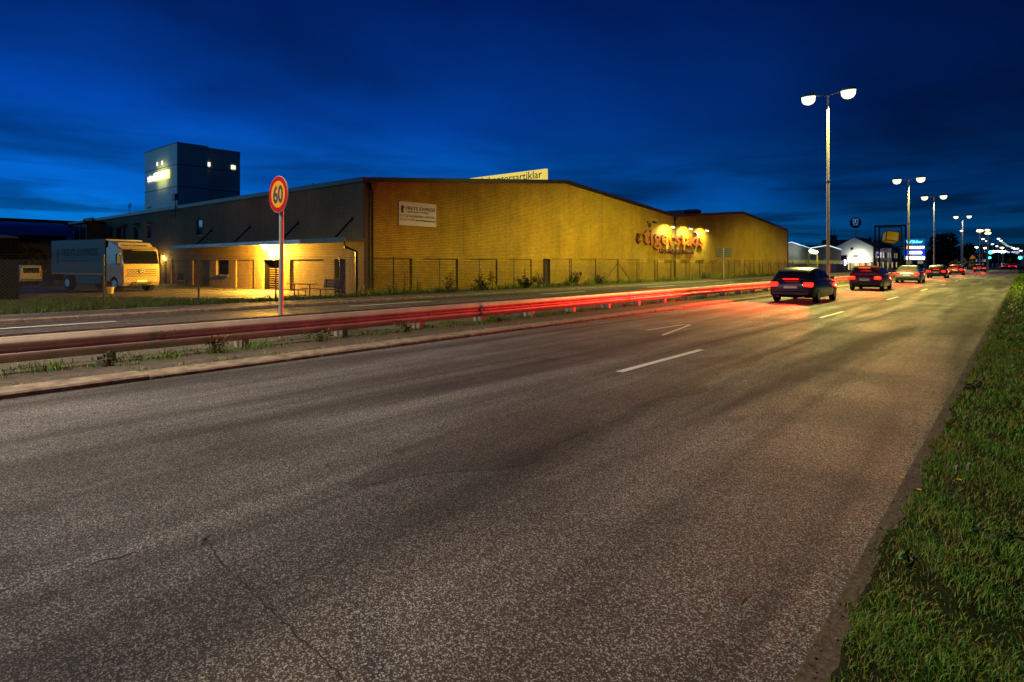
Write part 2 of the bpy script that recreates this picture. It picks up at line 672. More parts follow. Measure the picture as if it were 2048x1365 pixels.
# worn spray mark near the kerb line of the left lane: a slim open triangle
pts = [(-6.28, 12.7), (-6.78, 15.35), (-6.95, 15.2), (-7.04, 13.4)]
for a, b2 in ((0, 1), (1, 2), (2, 3)):
    p, q = Vector((*pts[a], .004)), Vector((*pts[b2], .004))
    d = (q - p).normalized()
    nrm = Vector((-d.y, d.x, 0)) * .032
    mb.add([p - nrm, p + nrm, q + nrm, q - nrm], [(0, 1, 2, 3)])
struct('lane_markings', mb, M_LINE)

# tar seams and a mended patch in the near lane
mb = MB()


def ribbon(pts, w, z):
    for i in range(len(pts) - 1):
        p, q = Vector((*pts[i], z)), Vector((*pts[i + 1], z))
        d = (q - p).normalized()
        nn = Vector((-d.y, d.x, 0))
        a, b = w[i] / 2, w[i + 1] / 2
        mb.add([p - nn * a, p + nn * a, q + nn * b, q - nn * b], [(0, 1, 2, 3)])


def crack(p, q, n, w, jit):
    P = [(p[0] + (q[0] - p[0]) * i / n + random.uniform(-jit, jit), p[1] + (q[1] - p[1]) * i / n + random.uniform(-jit, jit)) for i in range(n + 1)]
    ribbon(P, [w * random.uniform(.25, 1.3) for _ in P], .0035)


crack((-3.72, 1.55), (-3.3, 1.47), 12, .014, .012)
crack((-3.3, 1.47), (-2.0, 1.38), 34, .007, .012)
crack((-3.76, 1.6), (-3.66, 1.5), 5, .03, .014)
crack((-3.86, 1.22), (-3.9, .85), 8, .012, .02)
crack((-3.9, .85), (-3.95, .3), 9, .012, .02)
struct('tar_seams', mb, mat('tar', (.016, .015, .014), .8))
mb = MB()   # mended strip of darker asphalt with a ragged edge in the near lane
L0, R0 = [], []
yy = 2.6
while yy < 11.5:
    f = min(1, (yy - 2.6) / .8, (11.5 - yy) / 1.5)
    R0.append((-3.75 + f * (.45 + .16 * math.sin(yy * 1.9) + .08 * math.sin(yy * 5.3) + random.uniform(-.03, .03)), yy))
    L0.append((-3.85 - f * (.35 + .1 * math.sin(yy * 1.3 + 2) + random.uniform(-.03, .03)), yy))
    yy += .12
for i in range(len(L0) - 1):
    mb.add([(*L0[i], .0025), (*R0[i], .0025), (*R0[i + 1], .0025), (*L0[i + 1], .0025)], [(0, 1, 2, 3)])
for cx_, cy_, q in ((-1.07, 3.0, .05), (-2.3, 6.4, .10), (-6.2, 8.2, .16), (-2.0, 12.5, .2), (-7.3, 13.0, .2)):   # oil spots
    mb.add([(cx_ + q * (1 + .35 * math.sin(3 * a + cx_)) * math.cos(a), cy_ + q * 1.7 * (1 + .3 * math.sin(2 * a + cy_)) * math.sin(a), .003) for a in [2 * math.pi * k / 20 for k in range(20)]], [tuple(range(20))])
struct('asphalt_patch', mb, asphalt('patch_asphalt', (.05, .048, .046)), fix=False)

# ------------------------------------------------------------------ warehouse
wh = thing('brick_warehouse', 'long low yellow brick warehouse with two shallow gables behind the wire fence', 'warehouse')
XF, YS = -29.5, 21.2
EAVE, RIDGE = 6.62, 8.62
PROF = [(YS, EAVE), (41.7, RIDGE), (62.5, 7.0), (83.9, RIDGE + .12), (104.7, 7.15)]


def holed(mb, a0, a1, z0, z1, holes, pos, mi=0, mi_back=None):
    """rectangular wall with openings; pos(a, z, depth) gives the point; holes (a0,a1,z0,z1,depth,backed)"""
    A = sorted({a0, a1, *[h[0] for h in holes], *[h[1] for h in holes]})
    Z = sorted({z0, z1, *[h[2] for h in holes], *[h[3] for h in holes]})
    for i in range(len(A) - 1):
        for k in range(len(Z) - 1):
            ca, cz = (A[i] + A[i + 1]) / 2, (Z[k] + Z[k + 1]) / 2
            if any(h[0] < ca < h[1] and h[2] < cz < h[3] for h in holes):
                continue
            mb.add([pos(A[i], Z[k], 0), pos(A[i + 1], Z[k], 0), pos(A[i + 1], Z[k + 1], 0), pos(A[i], Z[k + 1], 0)], [(0, 1, 2, 3)], mi)
    for h in holes:
        c = [(h[0], h[2]), (h[1], h[2]), (h[1], h[3]), (h[0], h[3])]
        for q in range(4):
            p, r = c[q], c[(q + 1) % 4]
            mb.add([pos(*p, 0), pos(*r, 0), pos(*r, h[4]), pos(*p, h[4])], [(0, 1, 2, 3)], mi)
        if len(h) < 6:
            mb.add([pos(*q, h[4]) for q in c], [(0, 1, 2, 3)], mi)


mb = MB()
holes = []
for k in range(4):
    holes.append((21.95 + 4.06 * k, 24.9 + 4.06 * k, ZY - .1, 1.95, .11))
for k in range(16):
    if 39.7 + 4.06 * k + 2.6 < 104:
        holes.append((39.72 + 4.06 * k, 42.4 + 4.06 * k, ZY - .1, 2.04, .11))
DOORF = (38.5, 39.52, ZY - .1, 2.02, .3)
holes.append(DOORF)
posF = lambda a, z, d: (XF - d, a, z)
holed(mb, YS, 104.7, ZY - .1, 5.5, holes, posF, 0)
mb.add([(XF, YS, 5.5), (XF, 104.7, 5.5)] + [(XF, y, z) for y, z in PROF[::-1]], [tuple(range(7))], 0)
mb.build('street_wall', BRX, wh, fix=False)
# expansion joints of the brick front
for yj in (29.45, 47.5, 72.6, 93):
    mb = MB()
    zt = np.interp(yj, [p[0] for p in PROF], [p[1] for p in PROF]) - .3
    mb.box(XF - .01, XF + .004, yj - .012, yj + .012, 2.1, zt)
    mb.build('wall_joint', mat('joint_sealant', (.03, .025, .015), .8), wh)

posS = lambda a, z, d: (a, YS + d, z)
yard_doors = [(-32.5, -31.3, ZY - .08, 1.9, .3), (-41.6, -39.15, ZY - .08, 1.9, .16, 0), (-60.3, -59.2, ZY - .08, 1.85, .3)]
low_windows = [(-49.1, -46.9, .7, 1.93, .18)]
high_windows = [(-52.8, -51.7, 3.95, 5.3, .16), (-64.4, -63.1, 3.98, 5.4, .16), (-67.8, -66.4, 4.0, 5.4, .16), (-71.0, -70.0, 4.0, 5.45, .16), (-73.0, -71.4, 4.0, 5.45, .16), (-75.2, -74.2, 4.0, 5.45, .16)]
blind = [(-37.8, -33.7, ZY - .08, 1.9, .1), (-45.7, -42.8, ZY - .08, 1.92, .1), (-58.3, -54.5, ZY - .08, 1.9, .1), (-53.6, -50.3, ZY - .08, 1.9, .1)]
mb = MB()
holed(mb, -82, XF - .002, ZY - .1, EAVE, yard_doors + low_windows + high_windows + blind, posS, 0)
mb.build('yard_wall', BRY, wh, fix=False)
mb = MB()   # hidden back and far sides
mb.add([(-82, YS, ZY - .1), (-82, 104.7, ZY - .1)] + [(-82, y, z) for y, z in PROF[::-1]], [tuple(range(7))])
mb.add([(XF, 104.7, ZY - .1), (-82, 104.7, ZY - .1), (-82, 104.7, 7.15), (XF, 104.7, 7.15)], [(0, 1, 2, 3)])
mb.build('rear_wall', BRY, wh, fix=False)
M_TRIM = mat('dark_roof_trim', (.012, .016, .015), .45, .3)
mb = MB()
for (y0, z0), (y1, z1) in zip(PROF[:-1], PROF[1:]):
    mb.add([(XF + .1, y0, z0 + .06), (XF + .1, y1, z1 + .06), (-82.1, y1, z1 + .06), (-82.1, y0, z0 + .06)], [(0, 1, 2, 3)])
mb.build('roof', mat('roof_felt', (.018, .02, .022), .8), wh, fix=False)
mb = MB()
for (y0, z0), (y1, z1) in zip(PROF[:-1], PROF[1:]):
    mb.prism([(XF + .003, y0, z0 - .2), (XF + .003, y1, z1 - .2), (XF + .003, y1, z1 + .09), (XF + .003, y0, z0 + .09)], (.12, 0, 0))
mb.box(-82.1, XF + .12, YS - .14, YS - .003, EAVE - .18, EAVE + .1)
mb.box(XF + .003, XF + .1, 104.7, 104.85, 6.8, 7.25)
mb.build('roof_trim', M_TRIM, wh)


def downpipe(x, y, z0, z1, nrm, hopper=True, r=.07):
    mb = MB()
    n = Vector(nrm)
    p = Vector((x, y, 0)) + n * .12
    mb.tube([p + Vector((0, 0, z1)), p + Vector((0, 0, z0 + .25)), p + n * .22 + Vector((0, 0, z0 + .08))], r, 8)
    if hopper:
        mb.loft([[p + Vector((sx * w, sy * w, zz)) for sx, sy in ((-1, -1), (1, -1), (1, 1), (-1, 1))] for w, zz in ((.08, z1 - .3), (.2, z1), (.2, z1 + .15))])
    for zz in (z0 + .9, (z0 + z1) / 2, z1 - .6):
        mb.disc(p + Vector((0, 0, zz)), r + .025, (0, 0, 1), .05, 8)
    return mb.build('downpipe', mat('downpipe_green', (.018, .03, .024), .45, .2), wh, smooth=True)


downpipe(XF, 21.75, ZY, 6.25, (1, 0, 0))
downpipe(XF, 62.5, ZY, 6.6, (1, 0, 0))
downpipe(XF, 104.55, ZY, 6.7, (1, 0, 0), False)
mb = MB()
mb.box(XF + .003, XF + .07, 21.2, 21.5, ZY, 6.4)
mb.build('corner_pilaster', mat('brown_cladding', (.07, .04, .02), .7), wh)
M_DOOR = mat('brown_steel_door', (.035, .018, .014), .5)


def door(a, pos, facing):
    mb = MB()
    a0, a1, z0, z1, d = a
    c = [pos(a0 + .05, z0 + .1, d - .09), pos(a1 - .05, z0 + .1, d - .09), pos(a1 - .05, z1 - .05, d - .09), pos(a0 + .05, z1 - .05, d - .09)]
    off = Vector(pos(a0, 0, d - .004)) - Vector(pos(a0, 0, d - .09))
    mb.prism(c, off)
    o = mb.build('door', M_DOOR, wh)
    hb = MB()
    p = Vector(pos(a0 + .18, (z0 + z1) / 2, d - .12))
    hb.tube([p, p + Vector(pos(.12, 0, 0)) - Vector(pos(0, 0, 0))], .015, 6)
    hb.build('handle', M_POLE, o)
    return o


door(DOORF, posF, 'x')
door(yard_doors[0], posS, 'y')
door(yard_doors[2], posS, 'y')
a0, a1, z0, z1 = yard_doors[1][:4]
M_PIT = mat('shade_black_interior', (.004, .0035, .003), .9, spec=.05)
mb = MB()   # room behind the wide doorway, its shade painted in as near black
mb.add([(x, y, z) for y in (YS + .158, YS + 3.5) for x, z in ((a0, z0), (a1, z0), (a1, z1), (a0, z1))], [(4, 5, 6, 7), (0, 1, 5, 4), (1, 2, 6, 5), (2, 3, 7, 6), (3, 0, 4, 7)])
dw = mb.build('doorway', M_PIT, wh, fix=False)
mb = MB()   # roller grille, its slats catching the lamp above
z = z0 + .1
while z < z1 - .5:
    mb.box(a0 + .5, a1 - .04, YS + .3, YS + .34, z, z + .045)
    z += .16
mb.build('roller_grille', mat('grille_brown', (.10, .06, .03), .5), dw)
M_FR = mat('window_frame', (.3, .29, .27), .5)
for h in low_windows + high_windows:
    a0, a1, z0, z1, d = h
    mb = MB()
    w = .07
    for q in ((a0, a0 + w, z0, z1), (a1 - w, a1, z0, z1), (a0 + w, a1 - w, z0, z0 + w), (a0 + w, a1 - w, z1 - w, z1)):
        mb.box(q[0] + .002, q[1] - .002, YS + d - .1, YS + d - .02, q[2], q[3])
    fr = mb.build('window', M_FR, wh)
    mb = MB()
    mb.box(a0 + w, a1 - w, YS + d - .06, YS + d - .04, z0 + w, z1 - w)
    mb.build('pane', M_GLASS, fr)
    mb = MB()
    if h in low_windows:
        mb.box(a0 - .05, a1 + .05, YS - .1, YS + .05, z0 - .05, z0 - .004)
        mb.build('sill', M_POLE, fr)
    elif h is not high_windows[0]:
        mb.prism([(a0 - .05, YS - .003, z1 + .25), (a1 + .05, YS - .003, z1 + .25), (a1 + .05, YS - .5, z1 + .02), (a0 - .05, YS - .5, z1 + .02)], (0, 0, .03))
        mb.build('awning', mat('awning_grey', (.12, .15, .15), .6), fr)
# canopy over the loading side
mb = MB()
mb.box(-54.3, -29.3, 19.85, YS - .003, 2.92, 3.06)
cn = mb.build('canopy', mat('canopy_roof', (.05, .05, .05), .6), wh)
mb = MB()
mb.box(-54.35, -34.0, 19.76, 19.85, 2.88, 3.12)
mb.build('fascia', mat('pale_sheet_metal', (.42, .43, .42), .35, .6, .2, 1.5), cn)
mb = MB()
mb.box(-34.0, -29.25, 19.74, 19.85, 2.84, 3.14)
mb.build('gutter', mat('gutter_green', (.10, .11, .03), .4), cn)
for xs in (-49.84, -43.43, -36.75, -30.6):
    mb = MB()
    mb.tube([(xs, YS - .02, 4.33), (xs, 19.95, 3.08)], .06, 6)
    mb.bbox(xs - .12, xs + .12, YS - .06, YS - .003, 4.2, 4.46, .02)
    mb.build('strut', M_DARK, cn)
mb = MB()
mb.tube([(-29.6, 19.95, 2.9), (-29.6, 20.0, 2.6), (-30.0, 21.05, 2.35), (-30.0, 21.08, -.1), (-30.0, 20.8, -.2)], .08, 8)
mb.build('downpipe', M_BLACK, wh, smooth=True)
# glazed bay and sign box at the far end of the yard wall
mb = MB()
mb.box(-82, -77.2, 19.6, YS - .003, 4.05, 4.2)
mb.box(-82.4, -76.8, 19.2, YS - .003, 6.05, 6.25)
for xx in (-81.9, -79.7, -77.3):
    mb.box(xx, xx + .1, 19.62, 19.72, 4.2, 6.05)
mb.box(-77.28, -77.2, 19.72, YS - .003, 4.2, 6.05)
bay = mb.build('glazed_bay', mat('bay_frame', (.1, .09, .05), .5), wh)
mb = MB()
mb.box(-81.8, -77.3, 19.66, 19.69, 4.2, 6.05)
mb.build('pane', M_GLASS, bay)
mb = MB()
mb.box(-83.6, -80.2, YS - .3, YS - .142, 6.2, 6.85)
mb.build('end_panel', mat('olive_panel', (.2, .19, .06), .6), wh)
# chimney-like vent and rooftop antenna
mb = MB()
mb.box(-36, -33.5, 74, 79.4, 7.9, 8.6)
mb.box(-34.8, -33.5, 77.4, 79.4, 8.6, 8.95)
mb.build('roof_plant', mat('plant_grey', (.09, .12, .14), .5, .3), wh)
mb = MB()
mb.tube([(-56.8, YS - .18, 5.7), (-56.8, YS - .18, 7.3)], .035, 6)
mb.bbox(-57.15, -56.45, YS - .35, YS - .05, 7.2, 7.75, .04)
mb.build('mast_box', mat('mast_grey', (.05, .055, .06), .5), wh)
for (ax, ay, az, hh) in ((-78, 24, 6.9, 1.6), (-38.6, 23.2, 6.8, .5), (-66, 22, 6.7, .55)):
    mb = MB()
    mb.tube([(ax, ay, az - .4), (ax, ay, az + hh)], .03, 5)
    mb.tube([(ax - .5, ay, az + hh * .8), (ax + .5, ay, az + hh * .8)], .025, 5)
    mb.tube([(ax - .4, ay, az + hh), (ax - .4, ay, az + hh * .6)], .025, 5)
    mb.tube([(ax + .4, ay, az + hh * 1.05), (ax + .4, ay, az + hh * .7)], .04, 5)
    mb.build('antenna', M_DARK, wh)

# --- big letters on the street wall
M_LET = mat('orange_letters', (.40, .105, .008), .45, 0, .15, 4)
M_LETS = mat('rust_letters', (.10, .028, .012), .6)
sg = thing('wall_lettering', 'large raised orange lower case letters on the brick wall under three floodlights', 'sign', (XF, 54, 3.7))
mb = MB()
tl = text('letters', 'tigerstads', M_LET, sg, 2.3, (.02, 1.02, -.02), (0, 1, 0), (1, 0, 0), 14.95, .09, .035, space=1.1)
tl.location = (.16, 0, 0)
# arrow shaped emblem to the left of the word: a hooked arrow
poly = [(-.1, .35), (-.35, -.1), (-.28, -.5), (-.02, -.66), (.62, -.66), (.62, -.28), (.22, -.28), (.18, .02), (.36, .4), (.6, .62), (-.02, 1.0), (.0, .62)]
poly = [(-.25, 1.0), (.72, 1.0), (.5, .55), (.36, .1), (.12, .3), (.06, -.2), (.2, -.4), (.72, -.38), (.72, -.8), (.0, -.85), (-.3, -.6), (-.42, -.15), (-.3, .35), (-.02, .72)]
mb.prism([(.02, y * .62 - .05, z * .5 + .45) for y, z in poly], (.26, 0, 0))
mb.build('arrow_emblem', M_LETS, sg)
text('small_letters', 'KONTORSARTIKLAR', M_LETS, sg, .66, (.13, 4.7, -.95), (0, 1, 0), (1, 0, 0), 8.7, .06, .01, space=1.12)

# --- company board
fb = thing('company_board', 'white removal company board with a black chess knight on the brick wall', 'sign', (XF, 23.8, 4.02))
mb = MB()
mb.box(.006, .05, 0, 3.1, 0, 1.5)
mb.build('board', mat('board_white', (.72, .70, .68), .6, 0, .03), fb)
M_INK = mat('black_ink', (.01, .008, .012), .6)
KNIGHT = [(-.36, -1), (.36, -1), (.36, -.86), (.26, -.74), (.22, -.62), (.34, -.3), (.34, -.08), (.22, .12), (.12, .2), (.3, .14), (.48, .1), (.6, .22), (.42, .5), (.26, .72), (.2, .86), (.14, 1.0), (.04, .86), (-.18, .8), (-.36, .55), (-.42, .2), (-.4, -.2), (-.3, -.5), (-.26, -.62), (-.3, -.74), (-.38, -.86)]
mb = MB()
mb.prism([(.051, .27 + y * .3, 1.04 + z * .26) for y, z in KNIGHT], (.006, 0, 0))
mb.build('knight_emblem', M_INK, fb)
o = (0, 1, 0), (1, 0, 0)
text('lettering', 'FREYS EXPRESS', M_INK, fb, .3, (.055, .56, 1.0), *o, 2.45, .004, .004)
text('lettering', 'systematic moving', M_INK, fb, .2, (.055, .7, .83), *o, 1.7, .004)
mb = MB()
mb.box(.051, .058, .58, .64, .84, .92)
mb.build('square_mark', M_INK, fb)
M_INK2 = mat('grey_ink', (.06, .05, .055), .6)
text('lettering', 'FLYTT & MAGASINERING I LINKÖPING', M_INK2, fb, .2, (.055, .1, .54), *o, 2.92, .004)
text('lettering', '013-15 14 40 |', M_INK2, fb, .2, (.055, .1, .31), *o, 1.15, .004)
text('lettering', 'www.freysexpress.se', M_INK, fb, .2, (.055, 1.32, .31), *o, 1.7, .004, .004)

# --- illuminated rooftop board
rb = thing('rooftop_sign', 'lit yellow rooftop board with black lettering above the warehouse ridge', 'sign', (-32.3, 42.6, 8.6))
mb = MB()
mb.box(-18, 0, .04, .3, .42, 1.48)
mb.build('light_box', mat('lightbox', (.7, .62, .2), .5, emit=(.95, .72, .11), estr=.85), rb)
mb = MB()
for xx in (-17, -13, -9, -5, -.4):
    mb.tube([(xx, .17, -.3), (xx, .17, .42)], .05, 6)
    mb.tube([(xx, 1.2, -.3), (xx, .3, 1.1)], .03, 6)
mb.tube([(.16, .2, -.1), (.16, .2, 1.25)], .012, 4)
mb.build('support', M_DARK, rb)
text('lettering', 'tigerstads kontorsartiklar', M_BLACK, rb, .98, (-.45, .034, .72), (1, 0, 0), (0, -1, 0), 11.0, .005, .004, 'RIGHT')

# --- wall floodlights
def flood(y, z, lit, label):
    t = thing('wall_floodlight', label, 'floodlight', (XF, y, z), 0, 'floodlights over the wall lettering')
    mb = MB()
    mb.bbox(.003, .08, -.1, .1, -.1, .1, .02)
    mb.tube([(.08, 0, 0), (.75, .0, .05)], .025, 6)
    mb.build('arm', M_DARK, t)
    mb = MB()
    Mx = Matrix.Translation((.85, 0, .04)) @ Matrix.Rotation(R(18), 4, 'Y')
    mb.bbox(-.16, .2, -.26, .26, -.02, .16, .05, 0, Mx)
    mb.build('housing', mat('flood_housing', (.3, .28, .25), .5), t)
    mb = MB()
    Mg = Matrix.Translation((.85, 0, .04)) @ Matrix.Rotation(R(18), 4, 'Y')
    mb.bbox(-.15, .19, -.25, .25, -.2, -.022, .07, 0, Mg)
    mb.build('lens', M_LAMP if lit else M_GLASS, t)
    if lit:
        light('floodlight_lamp', 'SPOT', (.86, 0, -.24), FLOOD_W, FLOOD_C, t, .15, 168, .35, (-.75, 0, -.8))
    return t


flood(56.2, 5.9, False, 'unlit floodlight on a wall arm above the first letters, no glow')
flood(60.4, 5.6, True, 'glowing floodlight just before the green valley downpipe')
flood(65.0, 5.6, True, 'glowing floodlight over the middle letters, just past the valley downpipe')
flood(69.6, 5.6, True, 'glowing floodlight above the last letter of the wall lettering')

# --- lamps on the yard side
pl = thing('canopy_lamp', 'round glowing orange lamp hung under the canopy above the shuttered doorway', 'wall lamp', (-40.0, YS, 2.74))
mb = MB()
mb.bbox(-.08, .08, -.07, -.003, -.1, .1, .02)
mb.tube([(0, -.07, .02), (0, -.45, .04)], .02, 6)
mb.build('arm', M_DARK, pl)
mb = MB()
mb.tube([(0, -.62, .16), (0, -.62, .1), (0, -.62, 0), (0, -.62, -.1), (0, -.62, -.15)], [.06, .16, .2, .16, .05], 12)
mb.build('globe', M_LAMPO, pl, smooth=True)
light('canopy_lamp_light', 'POINT', (0, -.62, -.22), PORCH_W, PORCH_C, pl, .15)
dl = thing('door_lamp', 'small yellow lamp glowing above the yard door behind the truck', 'wall lamp', (-59.8, YS, 2.15))
mb = MB()
mb.bbox(-.12, .12, -.09, -.003, -.05, .25, .03)
mb.build('bracket', M_DARK, dl)
mb = MB()
mb.tube([(0, -.2, .2), (0, -.2, .12), (0, -.2, -.08), (0, -.2, -.14)], [.08, .2, .2, .08], 10)
mb.build('globe', M_LAMPO, dl, smooth=True)
light('door_lamp_light', 'POINT', (0, -.35, -.2), 90, (1, .75, .2), dl, .12)

# ------------------------------------------------------------------ wire fence
fence = thing('wire_fence', 'tall chain link fence with steel posts running along the brick warehouse front', 'fence', (-28.2, 0, ZY))
FY0, FY1 = -3.2, 112.
mb = MB()
pitch, H = .13, 1.95
L = FY1 - FY0
wr = .0042
vs, fs = [], []
n = int(L / pitch)
for s in (1, -1):
    for i in range(n):
        y0 = FY0 + i * pitch
        y1 = y0 + s * H
        ya, yb, za, zb = y0, y1, .05, H + .05
        o = len(vs)
        for (yy, zz) in ((ya, za), (yb, zb)):
            vs += [(s * .004 - wr, yy, zz - wr), (s * .004 + wr, yy, zz - wr), (s * .004, yy, zz + wr)]
        fs += [(o, o + 1, o + 4, o + 3), (o + 1, o + 2, o + 5, o + 4), (o + 2, o, o + 3, o + 5)]
mb.add(vs, fs)
mb.build('wire_mesh', mat('fence_wire', (.03, .032, .028), .5, .5), fence, fix=False)
mb = MB()
for zz in (2.0, 2.1, 2.2):
    mb.tube([(0, FY0, zz), (0, FY1, zz)], .006, 4)
mb.build('top_wire', mat('fence_wire2', (.03, .03, .028), .5, .5), fence)
post_m = [mat('fence_post_green', (.02, .035, .03), .5, .3), mat('fence_post_grey', (.2, .17, .17), .5, .4)]
pm = []
for pmn in (0, 1):
    mb = MB()
    mb.tube([(0, 0, -.1), (0, 0, 2.22)], .035, 8)
    mb.tube([(0, 0, 2.22), (0, 0, 2.25)], [.045, .02], 8)
    pm.append(mb.mesh('post', post_m[pmn]))
ys = [7.75 + 3.66 * k for k in range(-3, 29)]
for k, yy in enumerate(ys):
    o = link('post', pm[1 if k in (8, 9, 10) else 0], fence)
    o.location = (0, yy, 0)
for yy in (ys[14], ys[23]):
    for s in (1, -1):
        mb = MB()
        mb.tube([(.05, yy, 1.9), (.05, yy + s * 2.7, 0)], .03, 6)
        mb.build('brace', post_m[0], fence)

# ------------------------------------------------------------------ guard rail
gr = thing('guard_rail', 'double sided galvanised steel guard rail on short posts along the median', 'guard rail', (-11.4, 0, 0))
prof = [(.0, .20), (.028, .215), (.04, .24), (.082, .285), (.088, .31), (.082, .335), (.03, .375), (.024, .395), (.03, .415), (.082, .455), (.088, .48), (.082, .505), (.04, .55), (.028, .572), (.0, .585)]
M_RAIL = mat('rail_zinc', (.46, .40, .33), .45, .35, .22, 2.5, .1)


def beam(side):
    mb = MB()
    y, k = -8., 0
    while y < 150:
        y2 = y + 4.0
        o = .016 * (k % 2)
        rings = []
        for yy in (y - .17, y2 + .17):
            outer = [(side * (.17 + px + o), yy, pz) for px, pz in prof]
            inner = [(side * (.17 + px + o - .004), yy, pz) for px, pz in prof[::-1]]
            rings.append(outer + inner)
        mb.loft(rings)
        if y < 60:
            for zz in (.30, .335, .46, .5):
                for dy in (-.1, .1):
                    mb.disc((side * (.252 + o), y + dy, zz), .016, (side, 0, 0), .012, 6)
            for yy in (y + 2.0, y):
                mb.disc((side * (.19 + o), yy + .02, .395), .03, (side, 0, 0), .02, 8)
        y, k = y2, k + 1
    return mb.build('beam', M_RAIL, gr, smooth=True)


beam(1)
beam(-1)
mb = MB()
for a, b in ((-.05, .05),):
    mb.box(-.17, .17, -.045, .045, .30, .50)
    mb.box(-.055, -.045, -.06, .06, -.1, .56)
    mb.box(.045, .055, -.06, .06, -.1, .56)
    mb.box(-.045, .045, -.005, .005, -.1, .56)
    mb.box(.055, .16, -.065, .065, -.1, .285)
mb.box(-.16, -.055, -.065, .065, -.1, .285)
pmesh = mb.mesh('post', mat('rail_post_zinc', (.45, .38, .30), .5, .2, .25, 8))
yy = 3.2 - 2.2 * 4
while yy < 150:
    o = link('post', pmesh, gr)
    o.location = (0, yy, 0)
    yy += 2.2

# ------------------------------------------------------------------ speed limit sign
sp = thing('speed_limit_sign', 'round yellow 60 speed limit sign with red rim on a pole behind the rail', 'road sign', (-11.95, 6.5, .08))
mb = MB()
mb.tube([(0, 0, -.1), (.03, 0, 2.95), (.033, 0, 3.15)], .048, 12)
mb.build('pole', mat('sign_pole', (.45, .41, .36), .45, .4), sp, smooth=True)
mb = MB()
cz = (.033, -.06, 3.02)
mb.disc(cz, .385, (0, -1, 0), .02, 48)
sb = mb.build('plate', mat('sign_back', (.5, .47, .43), .5, .3), sp, smooth=True)
mb = MB()
mb.disc((.033, -.081, 3.02), .375, (0, -1, 0), .004, 48, 0, .283)
mb.build('red_rim', mat('sign_red', (.40, .002, .008), .8, 0, .02, spec=.15), sb)
mb = MB()
mb.disc((.033, -.081, 3.02), .281, (0, -1, 0), .003, 48)
mb.build('yellow_face', mat('sign_yellow', (.72, .33, .006), .8, 0, .02, spec=.15), sb)
text('numerals', '60', M_BLACK, sb, .50, (.033, -.087, 2.85), (1, 0, 0), (0, -1, 0), .40, .002, .012, 'CENTER')

# ------------------------------------------------------------------ street lamps
def street_lamp(loc, hgt, label, watts, col, arm=1.25, group='double headed street lamps along the median', lit=True, glow=None):
    t = thing('street_lamp', label, 'street lamp', loc, 0, group)
    mb = MB()
    mb.tube([(0, 0, -.1), (0, 0, hgt * .55)], [.11, .1], 12)
    mb.tube([(0, 0, hgt * .55), (0, 0, hgt * .555)], [.125, .125], 12)
    mb.tube([(0, 0, hgt * .555), (0, 0, hgt * .84)], [.085, .078], 12)
    mb.tube([(0, 0, hgt * .84), (0, 0, hgt * .844)], [.1, .1], 12)
    mb.tube([(0, 0, hgt * .844), (0, 0, hgt)], [.07, .06], 12)
    mb.build('pole', mat('lamp_pole', (.34, .31, .30), .4, .5), t, smooth=True)
    mb = MB()
    mb.tube([(-arm + .35, 0, hgt + .12), (0, 0, hgt - .02), (arm - .35, 0, hgt + .12)], .04, 8)
    mb.build('arm', M_POLE, t)
    for s in (-1, 1):
        mb = MB()
        x = s * arm
        ring = lambda w, l, z: [(x + l * math.cos(q), w * math.sin(q), z) for q in [2 * math.pi * k / 14 for k in range(14)]]
        mb.loft([ring(.05, .1, hgt + .36), ring(.2, .40, hgt + .28), ring(.25, .49, hgt + .16), ring(.24, .48, hgt + .1)])
        hd = mb.build('lamp_head', mat('lamp_housing', (.3, .3, .29), .5, .3), t, smooth=True)
        mb = MB()
        mb.loft([ring(.235, .47, hgt + .098), ring(.34, .45, hgt - .02), ring(.36, .43, hgt - .2), ring(.26, .30, hgt - .38), ring(.09, .1, hgt - .46)])
        mb.build('bowl', glow or M_LAMP, hd, smooth=True)
        if watts:
            light('street_light', 'SPOT', (x, 0, hgt - .5), watts * (.58 if s < 0 else .42), col, t, .22, 153 if s < 0 else 168, .35, (s * .12, 0, -1))
    return t


street_lamp((-10.75, .2, .08), 12.6, 'double headed street lamp nearest the viewer beside the guard rail', NEAR_W, NEAR_C)
street_lamp((-23.2, -5.5, .05), 11.0, 'double headed street lamp across the far roadway, beside the footpath', FAR_W, NEAR_C)
street_lamp((-10.25, 45.8, .08), 13.2, 'tall double headed street lamp with one dazzling head, standing before the far halls', STREET_W, STREET_C)
street_lamp((-10.8, 89, .08), 12.0, 'lit double headed street lamp rising in front of the pylon of lit panels', STREET_W * .55, STREET_C)
street_lamp((-10.8, 117, .08), 12.2, 'lit double headed street lamp between the pylon sign and the big dark tree', STREET_W * .26, (1.0, .8, .5))
street_lamp((-10.8, 177, .08), 12.6, 'small lit double headed street lamp just right of the big dark tree', STREET_W * .26, (1.0, .8, .5))

# ------------------------------------------------------------------ cars
def ringpts(w, zb, zt, y):
    h = [(w * .86, zb), (w * .97, zb + .06), (w, zb + .2), (w, (zb + zt) / 2 + .05), (w * .97, zt - .08), (w * .9, zt)]
    return [(x, y, z) for x, z in h] + [(-x, y, z) for x, z in h[::-1]]


M_RED = mat('tail_lamp_lit', (.4, .01, .01), .3, emit=(1, .010, .003), estr=6)
M_REDD = mat('tail_lamp_bar', (.3, .01, .01), .3, emit=(1, .012, .004), estr=4)
M_TYRE = mat('tyre_rubber', (.012, .012, .012), .8)
M_RIM = mat('alloy_rim', (.4, .4, .4), .35, .8)


